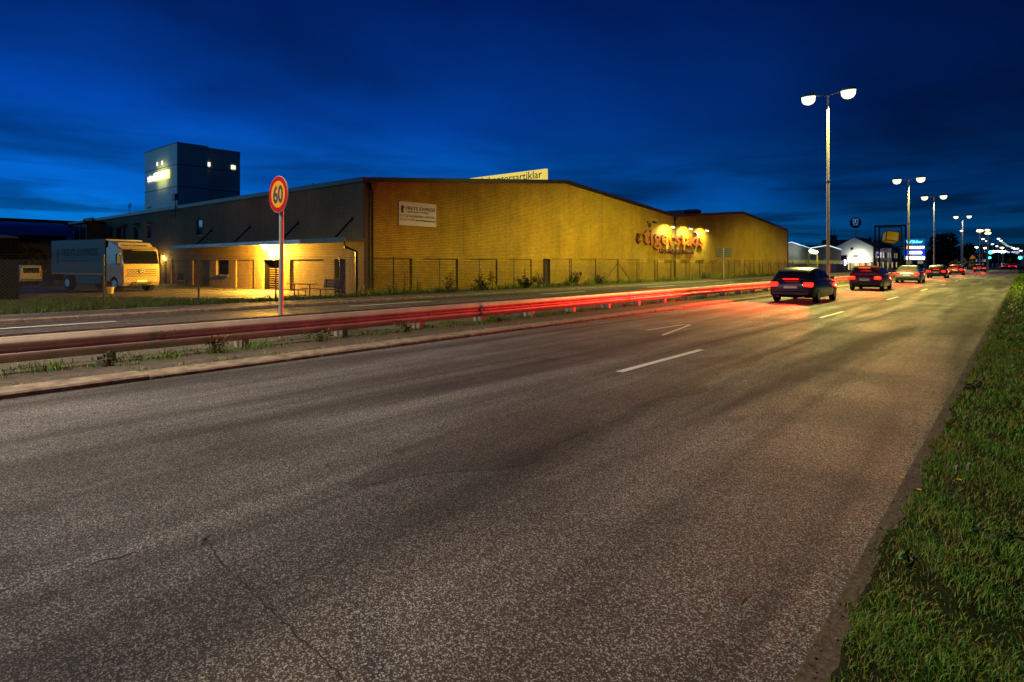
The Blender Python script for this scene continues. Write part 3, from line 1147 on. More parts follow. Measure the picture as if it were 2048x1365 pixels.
def make_car(paint, label, loc, rz, group, tail=True, head=False, light_w=0, estate=False):
    t = thing('car', label, 'car', loc, rz, group)
    mb = MB()
    st = [(0, .70, .36, .74), (.05, .80, .28, .86), (.14, .85, .24, .98), (.6, .88, .2, 1.0), (1.6, .89, .19, .98), (2.9, .89, .19, .95), (3.25, .885, .2, .93), (3.8, .86, .21, .86), (4.2, .80, .23, .76), (4.36, .7, .3, .68), (4.42, .56, .36, .6)]
    mb.loft([ringpts(w, zb, zt, y) for y, w, zb, zt in st])
    g = [(.16, .70, 1.0), (.3, .67, 1.16), (.55, .63, 1.36), (.9, .61, 1.44), (1.6, .61, 1.47), (2.2, .61, 1.45), (2.6, .62, 1.33), (3.05, .68, 1.05), (3.3, .74, .93)]
    if estate:
        g = [(.1, .72, 1.0), (.16, .69, 1.2), (.3, .66, 1.42), (.6, .63, 1.5)] + g[4:]
    rings = []
    for y, w, z in g:
        b = min(.93, z - .01)
        h = [(.83, b), (.5 * (.83 + w) + .01, (b + z) / 2), (w, z - .03), (w - .12, z), (0, z + .015)]
        rings.append([(x, y, q) for x, q in h] + [(-x, y, q) for x, q in h[-2::-1]])
    mb.loft(rings)
    mb.build('body', paint, t, smooth=True)
    # glass laid on the cabin
    mb = MB()

    def pane(P, off):
        mb.prism(P, off)
    i0 = 1 if not estate else 1
    (ya, wa, za), (yb, wb, zb) = g[i0], g[i0 + 1]
    pane([(-wa * .86, ya - .035, za - .05), (wa * .86, ya - .035, za - .05), (wb * .86, yb - .04, zb - .04), (-wb * .86, yb - .04, zb - .04)], (0, .03, .0))
    pane([(-.6, 3.04, 1.06), (.6, 3.04, 1.06), (.54, 2.64, 1.33), (-.54, 2.64, 1.33)], (0, .04, .03))
    for s in (1, -1):
        pane([(s * .815, .62, 1.03), (s * .82, 1.55, 1.01), (s * .67, 1.5, 1.38), (s * .67, .78, 1.36)], (s * .02, 0, 0))
        pane([(s * .82, 1.65, 1.01), (s * .82, 2.85, 1.0), (s * .68, 2.5, 1.30), (s * .67, 1.62, 1.38)], (s * .02, 0, 0))
    mb.build('window', M_GLASS, t)
    for s in (1, -1):
        mb = MB()
        mb.bbox(min(s * .5, s * .84), max(s * .5, s * .84), -.02, .2, .68, .86, .03)
        mb.build('tail_lamp', M_RED if tail else mat('tail_lamp_off', (.2, .01, .01), .3), t)
        mb = MB()
        mb.bbox(min(s * .48, s * .76), max(s * .48, s * .76), 4.22, 4.40, .6, .72, .03)
        mb.build('headlight', M_LAMPW if head else mat('headlamp_glass', (.5, .5, .5), .15), t)
        mb = MB()
        mb.bbox(min(s * .86, s * 1.02), max(s * .86, s * 1.02), 2.72, 2.84, .96, 1.08, .03)
        mb.build('mirror', M_BLACK, t)
        for y in (.82, 3.5):
            mb = MB()
            mb.tube([(s * .68, y, .31), (s * .70, y, .31), (s * .86, y, .31), (s * .885, y, .31)], [.27, .31, .31, .28], 20)
            wl = mb.build('wheel', M_TYRE, t, smooth=True)
            mb = MB()
            mb.disc((s * .886, y, .31), .2, (s, 0, 0), .01, 16)
            mb.build('rim', M_RIM, wl)
    mb = MB()
    mb.bbox(-.3, .3, -.03, .06, .98 if not estate else 1.36, 1.01 if not estate else 1.39, .01)
    mb.build('brake_light', M_REDD if tail else M_BLACK, t)
    mb = MB()
    mb.bbox(-.75, .75, -.07, .1, .30, .50, .05)
    mb.build('bumper', M_BLACK, t)
    mb = MB()
    M_TR = mat('satin_trim', (.22, .22, .22), .3, .8)
    mb.bbox(-.34, .34, -.035, .06, .735, .765, .008)
    mb.build('trim', M_TR, t)
    for s in (1, -1):
        mb = MB()
        mb.tube([(s * .5, -.06, .27), (s * .5, .2, .27)], .03, 8)
        mb.build('exhaust', M_TR, t)
        for y in (1.6, 2.72):
            mb = MB()
            mb.bbox(min(s * .885, s * .905), max(s * .885, s * .905), y - .2, y - .06, .80, .825, .006)
            mb.build('door_handle', M_TR, t)
    mb = MB()
    mb.bbox(-.26, .26, -.03, .05, .60, .71, .01)
    mb.build('number_plate', mat('plate_white', (.75, .75, .7), .5), t)
    if light_w:
        for s in (1, -1):
            light('tail_light', 'SPOT', (s * .66, -.06, .77), light_w / 2, TAIL_C, t, .12, 84, .9, (-.46, -1, -.07))
    return t


GC = 'cars driving away in the left lane'
P1 = mat('paint_graphite', (.03, .03, .035), .3, .4, .03, coat=.6)
P2 = mat('paint_darkred', (.10, .008, .008), .3, .2, .03, coat=.6)
P3 = mat('paint_silver', (.3, .3, .31), .3, .6, .03, coat=.6)
make_car(P1, 'dark grey hatchback with lit red tail lamps nearest of the cars in the left lane', (-7.35, 26.5, .0), R(-.6), GC, True, False, TAIL_W * 5)
make_car(P2, 'dark red estate car with lit tail lamps, second in the left lane', (-7.2, 41, .0), R(.4), GC, True, False, TAIL_W * 2, True)
make_car(P3, 'silver hatchback with lit tail lamps, third in the left lane near the tall lamp', (-7.3, 59, .0), 0, GC, True, False, TAIL_W * 2)
make_car(P1, 'dark hatchback with lit tail lamps, fourth in the left lane', (-7.2, 80, .0), 0, GC, True, False, TAIL_W)
make_car(P2, 'small dark red car with lit tail lamps, fifth in the left lane', (-7.1, 103, .0), 0, GC, True, False, TAIL_W)
make_car(P1, 'small distant dark car with red tail lamps at the far end of the left lane', (-5.9, 136, .0), 0, GC, True, False, TAIL_W)

# ------------------------------------------------------------------ box truck in the yard
tk = thing('box_truck', 'white and grey box truck with amber lit cab parked in the fenced yard', 'truck', (-44.2, 14.3, ZY), R(10.4))
tk.scale = (1.2, 1.2, 1.13)
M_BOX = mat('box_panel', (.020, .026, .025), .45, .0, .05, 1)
M_CAB = mat('cab_paint_amber_lit', (.34, .25, .11), .35, 0, .03, coat=.5)  # amber lamp light is put into the white cab's colour
mb = MB()
mb.bbox(-7.9, -1.75, -1.0, 1.0, .98, 3.1, .04)
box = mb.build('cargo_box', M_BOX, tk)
mb = MB()
mb.box(-7.8, -1.8, -1.02, -1.0, .98, 1.05)
mb.build('side_strip', mat('amber_strip', (.6, .25, .05), .4), box)
text('lettering', 'FREYS EXPRESS', M_INK, box, .62, (-6.6, -1.004, 2.12), (1, 0, 0), (0, -1, 0), 4.1, .003, .01)
text('lettering', 'systematic moving', M_INK, box, .3, (-6.5, -1.004, 1.72), (1, 0, 0), (0, -1, 0), 2.9, .003)
mb = MB()
mb.prism([(-7.05 + a * .38, -1.003, 2.12 + b * .5) for a, b in KNIGHT], (0, -.004, 0))
mb.build('knight_emblem', M_INK, box)
mb = MB()   # cab profile: side outline swept across, front slightly raked
prof2 = [(-1.62, .62), (-1.62, 2.55), (-1.45, 2.62), (-.42, 2.6), (-.2, 2.46), (-.03, 1.62), (.0, 1.45), (.0, .55), (-.12, .36), (-.35, .36), (-.40, .6), (-.55, .82), (-.85, .9), (-1.15, .82), (-1.3, .6)]
rings = [[(x, y, z) for x, z in [(px - (.06 if abs(y) > .97 else 0) * (1 if px > -.5 else 0), pz) for px, pz in prof2]] for y in (-1.0, -.93, .93, 1.0)]
mb.loft(rings)
cab = mb.build('cab', M_CAB, tk)
mb = MB()
mb.loft([[(-1.6, s * .93, 2.55), (-.5, s * .93, 2.55), (-.75, s * .85, 2.86), (-1.6, s * .9, 2.98)] for s in (-1, 1)])
rf = mb.build('wind_deflector', mat('cab_paint_pale', (.28, .26, .22), .35, coat=.5), cab)
Mt = Matrix.Translation((-.62, 0, 2.68))
text('lettering', 'FREYS EXPRESS', M_INK, rf, .17, (-.56, -.7, 2.64), (0, 1, 0), (.8, 0, .6), 1.3, .004)
mb = MB()
mb.prism([(-.16, -.86, 2.38), (-.16, .86, 2.38), (-.005, .9, 1.62), (-.005, -.9, 1.62)], (.035, 0, .005))
mb.build('windscreen', M_GLASS, cab)
mb = MB()
for s in (-1, 1):
    mb.prism([(-1.1, s * 1.001, 1.55), (-.3, s * 1.001, 1.55), (-.42, s * 1.001, 2.28), (-1.1, s * 1.001, 2.28)], (0, s * .012, 0))
mb.build('side_window', M_GLASS, cab)
mb = MB()
mb.bbox(-.1, .12, -.62, .62, 2.36, 2.46, .03)
mb.build('sun_visor', M_BLACK, cab)
mb = MB()
for z in (1.02, 1.14, 1.26):
    mb.bbox(-.01, .03, -.78, .78, z, z + .04, .01)
mb.box(-.01, .012, -.82, .82, .9, .94)
mb.build('grille', M_BLACK, cab)
mb = MB()
mb.disc((.005, 0, 1.2), .15, (1, 0, 0), .04, 24)
mb.build('badge', M_BLACK, cab)
mb = MB()
mb.disc((.046, 0, 1.2), .135, (1, 0, 0), .008, 24, 0, .115)
for k in range(3):
    a = R(90 + 120 * k)
    tip = Vector((.052, .12 * math.cos(a), 1.2 + .12 * math.sin(a)))
    pa, pb = [Vector((.052, .022 * math.cos(a + q), 1.2 + .022 * math.sin(a + q))) for q in (R(90), R(-90))]
    mb.prism([tip, pa, pb], (.004, 0, 0))
mb.build('star_emblem', M_RIM, cab)
for s in (-1, 1):
    mb = MB()
    mb.bbox(-.06, .02, min(s * .55, s * .95), max(s * .55, s * .95), .56, .72, .03)
    mb.build('headlight', mat('headlamp_clear', (.5, .48, .45), .12, .3), cab)
    mb = MB()
    mb.bbox(-.22, -.1, min(s * 1.05, s * 1.25), max(s * 1.05, s * 1.25), 1.6, 2.2, .04)
    mb.tube([(-.2, s * .98, 2.2), (-.16, s * 1.15, 2.18)], .02, 5)
    mb.build('mirror', M_BLACK, cab)
mb = MB()
mb.bbox(-.02, .012, -.52, .52, .42, .58, .01)
mb.build('air_intake', M_BLACK, cab)
mb = MB()
mb.box(.013, .03, -.26, .26, .56, .68)
mb.build('number_plate', mat('plate_white2', (.75, .75, .72), .5), cab)
mb = MB()
mb.box(-7.6, -.4, -.4, .4, .55, .97)
mb.box(-7.7, -7.4, -.95, .95, .35, .6)
mb.box(-5.0, -2.2, -.98, -.9, .45, .9)
mb.build('chassis', M_BLACK, tk)
for x in (-.85, -6.0):
    for s in (-1, 1):
        mb = MB()
        mb.tube([(x, s * .68, .45), (x, s * .7, .45), (x, s * .95, .45), (x, s * .97, .45)], [.4, .45, .45, .4], 24)
        wl = mb.build('wheel', M_TYRE, tk, smooth=True)
        mb = MB()
        mb.disc((x, s * .971, .45), .24, (0, s, 0), .012, 18)
        mb.build('rim', M_RIM, wl)

# ------------------------------------------------------------------ white van behind the truck
vn = thing('white_van', 'small white van seen from behind parked under dark trees past the truck', 'van', (-65.4, 12.6, ZY), R(98))
vn.scale = (.95, .95, .95)
mb = MB()
sec = [(0, .78, 1.0, 1.6, .7), (.06, .84, .3, 1.78, .74), (1.6, .86, .25, 1.82, .74), (2.3, .86, .25, 1.78, .74), (2.6, .86, .25, 1.62, .72), (3.2, .86, .25, 1.15, .78), (3.9, .82, .3, .95, .76), (4.1, .7, .4, .8, .66)]
mb.loft([[(w, y, zb), (w, y, (zb + zt) * .55), (wr_, y, zt), (-wr_, y, zt), (-w, y, (zb + zt) * .55), (-w, y, zb)] for y, w, zb, zt, wr_ in sec])
mb.build('body', mat('van_white', (.30, .33, .38), .35, 0, .04, coat=.4), vn, smooth=True)
mb = MB()
mb.bbox(-.62, .62, -.03, .1, 1.08, 1.55, .03)
for s in (-1, 1):
    mb.prism([(s * .835, 1.7, 1.15), (s * .835, 2.9, 1.12), (s * .775, 2.5, 1.55), (s * .775, 1.7, 1.6)], (s * .02, 0, 0))
mb.build('window', M_GLASS, vn)
for s in (-1, 1):
    mb = MB()
    mb.bbox(min(s * .7, s * .86), max(s * .7, s * .86), -.02, .12, .75, 1.3, .02)
    mb.build('tail_lamp', mat('tail_lamp_off', (.2, .01, .01), .3), vn)
    for y in (.75, 3.2):
        mb = MB()
        mb.tube([(s * .66, y, .3), (s * .68, y, .3), (s * .86, y, .3), (s * .87, y, .3)], [.27, .31, .31, .27], 16)
        mb.build('wheel', M_TYRE, vn, smooth=True)
mb = MB()
mb.bbox(-.8, .8, -.08, .1, .3, .52, .05)
mb.build('bumper', M_BLACK, vn)

# ------------------------------------------------------------------ yard furniture
M_WOOD = mat('weathered_wood', (.11, .085, .06), .75, 0, .3, 12)
pt = thing('picnic_table', 'wooden picnic table with a bench on each long side, beneath the canopy', 'picnic table', (-30.6, 17.9, ZY), R(8))
mb = MB()
for k in range(4):
    mb.bbox(-.95, .95, -.36 + .185 * k, -.2 + .185 * k, .70, .74, .01)
mb.build('tabletop', M_WOOD, pt)
for s in (-1, 1):
    mb = MB()
    for k in range(2):
        y = s * .74 + (k - .5) * .16
        mb.bbox(-.95, .95, y - .07, y + .07, .42, .46, .01)
    mb.build('seat', M_WOOD, pt)
    mb = MB()
    mb.tube([(s * .65, 0, .7), (s * .65, 0, .05)], .035, 6)
    mb.tube([(s * .65, -.8, .02), (s * .65, .8, .02)], .03, 6)
    for q in (-1, 1):
        mb.tube([(s * .65, q * .74, .42), (s * .65, q * .74, .02)], .025, 6)
    mb.build('leg', M_BLACK, pt)
bn = thing('park_bench', 'dark wooden bench with a slatted backrest beside the picnic table', 'bench', (-28.95, 18.6, ZY), R(8))
mb = MB()
for k in range(3):
    mb.bbox(-.85, .85, -.2 + .15 * k, -.08 + .15 * k, .42, .46, .01)
mb.build('seat', M_WOOD, bn)
mb = MB()
for k in range(3):
    mb.bbox(-.85, .85, .27 + .03 * k, .30 + .03 * k, .52 + .16 * k, .66 + .16 * k, .01)
mb.build('backrest', M_WOOD, bn)
for s in (-1, 1):
    mb = MB()
    mb.tube([(s * .6, -.15, 0), (s * .6, -.15, .42), (s * .6, .24, .42), (s * .6, .3, .95)], .025, 6)
    mb.tube([(s * .6, .24, .42), (s * .6, .26, 0)], .025, 6)
    mb.build('leg', M_BLACK, bn)
b2 = dup(bn, (-53.0, 19.8, ZY), R(0), 'dark bench against the shaded brick wall near the truck cab')
lt = thing('bucket', 'small yellow bucket on the asphalt between the truck and the canopy', 'bucket', (-42.4, 12.0, ZY))
mb = MB()
mb.tube([(0, 0, 0), (0, 0, .02), (0, 0, .42)], [.14, .16, .21], 14)
mb.build('pail', mat('bucket_yellow', (.7, .45, .05), .5), lt, smooth=True)
mb = MB()
mb.tube([(.21 * math.cos(a), 0, .42 + .2 * math.sin(a)) for a in [math.pi * k / 8 for k in range(9)]], .012, 5)
mb.build('handle', M_BLACK, lt)

# ------------------------------------------------------------------ tower block with lit sign
tw = thing('tower_block', 'tall windowless blue grey tower with a lit sign rising behind the warehouse roof', 'tower')
M_CLAD = mat('pale_cladding', (.86, .95, .80), .6, .0, .04, .2)
mb = MB()
mb.box(-183, -161, 60, 67.4, ZY, 31.8)
mb.build('front_block', M_CLAD, tw)
mb = MB()
mb.box(-183, -162.6, 67.4, 76.6, ZY, 31.8)
mb.build('rear_block', M_CLAD, tw)
mb = MB()
for z in (15.4, 20.9, 26.4):
    mb.box(-183, -160.97, 59.96, 59.998, z, z + .16)
    mb.box(-160.998, -160.96, 59.97, 67.4, z, z + .16)
    mb.box(-162.598, -162.57, 67.402, 76.6, z, z + .16)
mb.box(-183.1, -160.9, 59.9, 67.45, 31.8, 32.0)
mb.box(-183.1, -162.5, 67.45, 76.7, 31.79, 31.97)
mb.build('panel_joint', mat('joint_dark', (.05, .06, .07), .6), tw)
M_WIN = mat('lit_window', (1, 1, .9), .4, emit=(1, .9, .72), estr=1.4)
for x in (-174.4, -171.0):
    mb = MB()
    mb.box(x, x + .75, 59.9, 59.96, 27.4, 28.3)
    mb.build('window', M_WIN, tw)
for y in (67.9, 74.2):
    mb = MB()
    mb.box(-162.56, -162.5, y, y + (.8 if y < 70 else 1.1), 27.1, 28.1)
    mb.build('window', M_WIN, tw)
st = thing('tower_sign', 'glowing white lettering with a blank bright yellow panel on the tower face', 'sign', (-180, 59.8, 23.6))
text('lettering', 'sto', mat('sign_white_glow', (1, 1, 1), .4, emit=(.95, .97, 1), estr=1.2), st, 2.9, (-.5, 0, 0), (1, 0, 0), (0, -1, 0), 4.5, .1, .0)
mb = MB()
mb.bbox(4.6, 14.3, -.25, 0, -.05, 1.85, .08)
pn = mb.build('panel', mat('sign_yellow_glow', (1, 1, .6), .4, emit=(.95, .93, .55), estr=2.0), st)
mb = MB()
mb.box(4.4, 14.5, 0.001, .12, -.25, 2.05)
mb.build('panel_rim', mat('sign_rim_glow', (.8, .8, .1), .4, emit=(.6, .62, .02), estr=1.2), pn)
lo = light('tower_sign_light', 'AREA', (9.5, -1.0, .9), 90, (1, .95, .3), st)
lo.data.size = 6
lo.rotation_euler = (R(90), 0, 0)

# ------------------------------------------------------------------ halls at the left
hl = thing('grey_hall', 'long grey flat roofed hall in the dusk behind the truck', 'hall', (-110, 0, ZY))
mb = MB()
mb.box(-30, 0, -20, 60, 0, 8.0)
mb.build('wall', mat('hall_grey', (.34, .36, .38), .7, 0, .08, .5), hl)
mb = MB()
mb.box(-30.2, .25, -20.2, 60.2, 8.0, 8.3)
mb.build('roof_edge', M_TRIM, hl)
mb = MB()
for y in range(-16, 60, 8):
    mb.box(.002, .06, y, y + .12, 0, 8)
mb.build('wall_rib', mat('hall_rib', (.1, .11, .12), .7), hl)
sh = thing('arched_shelter', 'low shelter with a curved blue roof in front of the grey hall', 'shelter', (-96, 0, ZY))
mb = MB()
arc = [(-9 * (1 - math.cos(a)), 5.5 + 2.0 * math.sin(a)) for a in [R(90) * k / 10 for k in range(11)]]
arc2 = [(x - .08, z - .1) for x, z in arc[::-1]]
mb.loft([[(x, y, z) for x, z in arc + arc2] for y in (-8, 23)])
mb.build('roof', mat('blue_tarp', (.05, .34, .62), .5, 0, .1, .6), sh, smooth=True)
mb = MB()
mb.box(-8.8, -.4, -8, 22.8, 0, 5.45)
mb.build('wall', mat('shelter_wall', (.06, .06, .07), .8), sh)
mb = MB()
mb.box(-.38, -.05, 22.2, 22.9, 0, 5.45)
mb.build('post', M_WHITE, sh)
sd = thing('wooden_shed', 'almost black wooden shed at the very edge of the yard', 'shed', (-39.9, 4.75, ZY), R(90))
mb = MB()
k = -2.0
while k < 2.0:
    mb.bbox(k + .006, k + .19, -1.3, 1.3, 0, 3.1, .01)
    k += .2
mb.build('wall', mat('shade_black_wood', (.004, .0035, .003), .9, 0, .3, 6, spec=.03), sd)  # shade on the shed is put into the near black board colour
mb = MB()
mb.prism([(-2.15, -1.45, 3.12), (2.15, -1.45, 3.12), (2.15, 1.45, 3.3), (-2.15, 1.45, 3.3)], (0, 0, .08))
mb.build('roof', M_BLACK, sd)

# ------------------------------------------------------------------ plants
LEAF = [mat('leaf_dark', (.018, .035, .008), .6, 0, .3, 20), mat('leaf_mid', (.04, .075, .015), .6, 0, .3, 20), mat('leaf_light', (.075, .11, .02), .6, 0, .3, 20)]
LEAFN = [mat('night_leaf_dark', (.010, .016, .007), .7, 0, .3, 3), mat('night_leaf_mid', (.02, .03, .012), .7, 0, .3, 3)]


def leaves(mb, centers, radii, n, size, mats, seed=0, flat=1.):
    r = np.random.default_rng(seed)
    c = np.array(centers)
    rad = np.array(radii)
    idx = r.choice(len(c), n, p=rad ** 2 / (rad ** 2).sum())
    d = r.normal(size=(n, 3))
    d /= np.linalg.norm(d, axis=1)[:, None]
    p = c[idx] + d * (rad[idx] * r.uniform(.45, 1.05, n) ** .7)[:, None] * np.array([1, 1, flat])
    a = r.normal(size=(n, 3))
    a /= np.linalg.norm(a, axis=1)[:, None]
    b = np.cross(a, r.normal(size=(n, 3)))
    b /= np.linalg.norm(b, axis=1)[:, None]
    s = size * r.uniform(.6, 1.4, n)[:, None]
    q = np.stack([p - a * s, p + b * s * .5, p + a * s, p - b * s * .5], 1).reshape(-1, 3)
    o = len(mb.v)
    mb.v += [tuple(x) for x in q.tolist()]
    mb.f += [(o + 4 * i, o + 4 * i + 1, o + 4 * i + 2, o + 4 * i + 3) for i in range(n)]
    mb.m += r.integers(0, len(mats), n).tolist()


def tree(name, label, loc, hgt, rad, n, group, mats=LEAFN, seed=1, leaf=.28, trunk=.3, low=.25, cat='tree'):
    t = thing(name, label, cat, loc, 0, group)
    r = random.Random(seed)
    mb = MB()
    th = hgt * (low + .25)
    mb.tube([(0, 0, -.2), (.05, 0, th * .5), (0, .1, th), (.1, .1, hgt * .85)], [trunk, trunk * .8, trunk * .55, .04], 9)
    cs, rs = [], []
    for k in range(16):
        a = r.uniform(0, 6.28)
        zz = hgt * r.uniform(low + .08, .88)
        k2 = math.sin(math.pi * min(1, max(.12, (zz / hgt - low) / (1 - low + .06)))) ** .6
        q = rad * r.uniform(.25, .72) * k2
        c = (q * math.cos(a), q * math.sin(a), zz)
        cs.append(c)
        rs.append(rad * r.uniform(.24, .42))
        mb.tube([(0, 0, min(th, zz * .7)), (c[0] * .5, c[1] * .5, zz * .85), c], [trunk * .35, trunk * .2, .02], 5)
    mb.build('trunk', mat('bark', (.03, .024, .018), .9), t, smooth=True)
    mb = MB()
    leaves(mb, cs, rs, n, leaf, mats, seed)
    mb.build('crown', mats, t, fix=False)
    return t


GT = 'dark trees behind the truck'
tree('small_tree', 'dark leafy tree behind the white van', (-74, 14.3, ZY), 3.7, 1.5, 2600, GT, seed=3, leaf=.16, trunk=.12)
tree('small_tree', 'dark leafy tree with a visible trunk right beside the truck tail', (-73, 16.6, ZY), 3.6, 1.4, 2600, GT, seed=4, leaf=.16, trunk=.14)
tree('small_tree', 'dark bushy tree by the black shed at the edge of the yard', (-74, 11.8, ZY), 3.5, 1.5, 2600, GT, seed=5, leaf=.16, trunk=.12)


def blades(x, y, z, h, w, seed, mats, lean=.5, dry=None):
    """one triangle-ended bent blade each"""
    r = np.random.default_rng(seed)
    n = len(x)
    a = r.uniform(0, 2 * np.pi, n)
    le = h * lean * r.uniform(.2, 1.3, n)
    dx, dy = np.cos(a), np.sin(a)
    b = a + r.uniform(.6, 2.4, n)
    wx, wy = np.cos(b) * w * .5, np.sin(b) * w * .5
    v = np.empty((n, 5, 3))
    v[:, 0] = np.stack([x - wx, y - wy, z], 1)
    v[:, 1] = np.stack([x + wx, y + wy, z], 1)
    mx, my, mz = x + dx * le * .35, y + dy * le * .35, z + h * .6
    v[:, 2] = np.stack([mx + wx * .8, my + wy * .8, mz], 1)
    v[:, 3] = np.stack([mx - wx * .8, my - wy * .8, mz], 1)
    v[:, 4] = np.stack([x + dx * le, y + dy * le, z + h * r.uniform(.75, 1., n)], 1)
    me = bpy.data.meshes.new('grass')
    V = v.reshape(-1, 3)
    base = np.arange(n) * 5
    quads = np.stack([base, base + 1, base + 2, base + 3], 1)
    tris = np.stack([base + 3, base + 2, base + 4], 1)
    me.vertices.add(n * 5)
    me.vertices.foreach_set('co', V.ravel())
    me.loops.add(n * 7)
    me.loops.foreach_set('vertex_index', np.concatenate([quads.ravel(), tris.ravel()]).astype(np.int32))
    me.polygons.add(n * 2)
    me.polygons.foreach_set('loop_start', np.concatenate([np.arange(n) * 4, n * 4 + np.arange(n) * 3]).astype(np.int32))
    mi = r.choice(len(mats), n, p=[.36, .34, .18, .12][:len(mats)] if len(mats) == 4 else None)
    if dry is not None:
        mi = np.where(r.uniform(0, 1, n) < dry, np.where(r.uniform(0, 1, n) < .55, 3, 2), mi)
    me.polygons.foreach_set('material_index', np.concatenate([mi, mi]).astype(np.int32))
    for m in mats:
        me.materials.append(m)
    me.update(calc_edges=True)
    return me


GRASS = [mat('grass_dark', (.040, .155, .004), .6, 0, .3, 40), mat('grass_mid', (.105, .30, .006), .6, 0, .3, 40), mat('grass_olive', (.20, .25, .012), .65, 0, .3, 40), mat('grass_dry', (.21, .14, .035), .7, 0, .3, 40)]


def patchy(x, y, f=1.0):
    return (np.sin(x * 3.1 * f + 1.3 * np.sin(y * 2.3 * f)) + np.sin(y * 4.7 * f + 2 * np.sin(x * 1.7 * f)) + np.sin((x + y) * 7.3 * f)) / 6 + .5


def verge_grass():
    X, Y, Hh, Wd = [], [], [], []
    # the edge wanders over the kerb; density falls off with distance
    for y0, y1, x1, dens, hh, ww in ((.7, 3.2, 1.2, 24000, .033, .0032), (3.2, 7, 2.6, 9000, .042, .0042), (7, 16, 4., 2200, .06, .008), (16, 45, 7., 320, .08, .02), (45, 120, 6, 70, .1, .05)):
        n = int((x1 + .70) * (y1 - y0) * dens)
        x = rng.uniform(-.70, x1, n)
        y = rng.uniform(y0, y1, n)
        edge = -.615 + .03 * np.sin(y * 2.7) + .035 * np.sin(y * 7.1 + 1) + .02 * np.sin(y * 17)
        d = -math.sin(YAW) * x + math.cos(YAW) * y
        keep = (x > edge) & (rng.uniform(0, 1, n) < .25 + .9 * patchy(x, y, 1.5)) & (d > .9) & ((math.cos(YAW) * x + math.sin(YAW) * y) / np.maximum(d, .1) < .95)
        x, y = x[keep], y[keep]
        X.append(x)
        Y.append(y)
        Hh.append(hh * (.45 + 1.0 * patchy(x + 3, y, 1.1)) * rng.uniform(.5, 1.5, len(x)))
        Wd.append(ww * rng.uniform(.6, 1.3, len(x)))
    X, Y, Hh, Wd = map(np.concatenate, (X, Y, Hh, Wd))
    Z = np.interp(X, [-.66, -.4, 1.5, 60], [.004, .028, .09, .15])
    dr = np.clip((patchy(X * 1.3 + 7, Y * .9, 1.0) - .52) * 2.6, 0, .5) + np.clip(.25 - (X + .6) * 1.5, 0, .25)
    Hh *= np.clip(.45 + (X + .62) / .22, .45, 1.) * np.where(dr > .4, .75, 1.)
    link('grass', blades(X, Y, Z, Hh, Wd, 5, GRASS, 1.15, dr), None, kind='stuff')


verge_grass()


def bank_grass():
    n = 62000
    x = rng.uniform(-29.2, -24.1, n)
    y = rng.uniform(-8, 24, n)
    xl = rng.uniform(-40, -28.9, 46000)
    yl = rng.uniform(-4, 15.4, 46000)
    kl = yl < np.interp(-xl, [29.4, 35, 40], [15.4, 12, 9.3])
    x, y = np.r_[x, xl[kl]], np.r_[y, yl[kl]]
    x2 = rng.uniform(-28.8, -24.1, 9000)
    y2 = rng.uniform(24, 110, 9000)
    x, y = np.r_[x, x2], np.r_[y, y2]
    near = x > -25.4
    z = np.where(near, np.interp(x, [-25.6, -24.2], [ZY, .04]), ZY)
    h = np.where(near, .22, .13) * (.4 + patchy(x, y, .8)) * rng.uniform(.5, 1.4, len(x))
    h *= np.where((x < -27.7) & (y > 20), 2.0, 1.)
    link('bank_grass', blades(x, y, z, h, .016 * rng.uniform(.6, 1.4, len(x)), 6, [mat('bank_dark', (.012, .04, .003), .7, 0, .3, 9), mat('bank_mid', (.028, .08, .004), .7, 0, .3, 9), mat('bank_olive', (.06, .075, .01), .7, 0, .3, 9), mat('bank_mid', (0, 0, 0))], .6), None, kind='stuff')


bank_grass()


def rail_weeds():
    X, Y, Hh = [], [], []
    for k in range(620):
        y = rng.uniform(-3, 60) if k % 3 else rng.uniform(-2, 16)
        x = rng.choice([-11.15, -11.05, -10.95, -11.6, -10.0]) + rng.normal(0, .06)
        n = rng.integers(10, 40)
        X.append(x + rng.normal(0, .07, n))
        Y.append(y + rng.normal(0, .1, n))
        Hh.append(rng.uniform(.05, .15) * rng.uniform(.4, 1.3, n) * (.5 if x > -10.2 else 1.))
    for k in range(160):
        y, x = rng.uniform(-6, 50), rng.choice([-9.4, -21.75, -24.15]) + rng.normal(0, .02)
        n = rng.integers(6, 16)
        X.append(x + rng.normal(0, .03, n))
        Y.append(y + rng.normal(0, .12, n))
        Hh.append(.05 * rng.uniform(.5, 1.6, n))
    X, Y, Hh = map(np.concatenate, (X, Y, Hh))
    Z = np.where(X > -9.46, .0, .045)
    link('weeds', blades(X, Y, Z, Hh, .008, 8, GRASS, 1.), None, kind='stuff')


rail_weeds()


def fence_weeds():
    X, Y, Hh = [], [], []
    for k in range(330):
        y = rng.uniform(20, 100)
        n = rng.integers(14, 46)
        tall = rng.uniform(.25, .55) * (1.9 if rng.uniform() < .18 else 1)
        X.append(-27.8 + rng.normal(0, .28) + rng.normal(0, .12, n))
        Y.append(y + rng.normal(0, .3, n))
        Hh.append(tall * rng.uniform(.4, 1.2, n))
    X, Y, Hh = map(np.concatenate, (X, Y, Hh))
    link('fence_weeds', blades(X, Y, np.full(len(X), ZY), Hh, .03, 9, [GRASS[0], GRASS[2], GRASS[3], mat('dry_stalk', (.16, .08, .03), .8)], .7), None, kind='stuff')


fence_weeds()


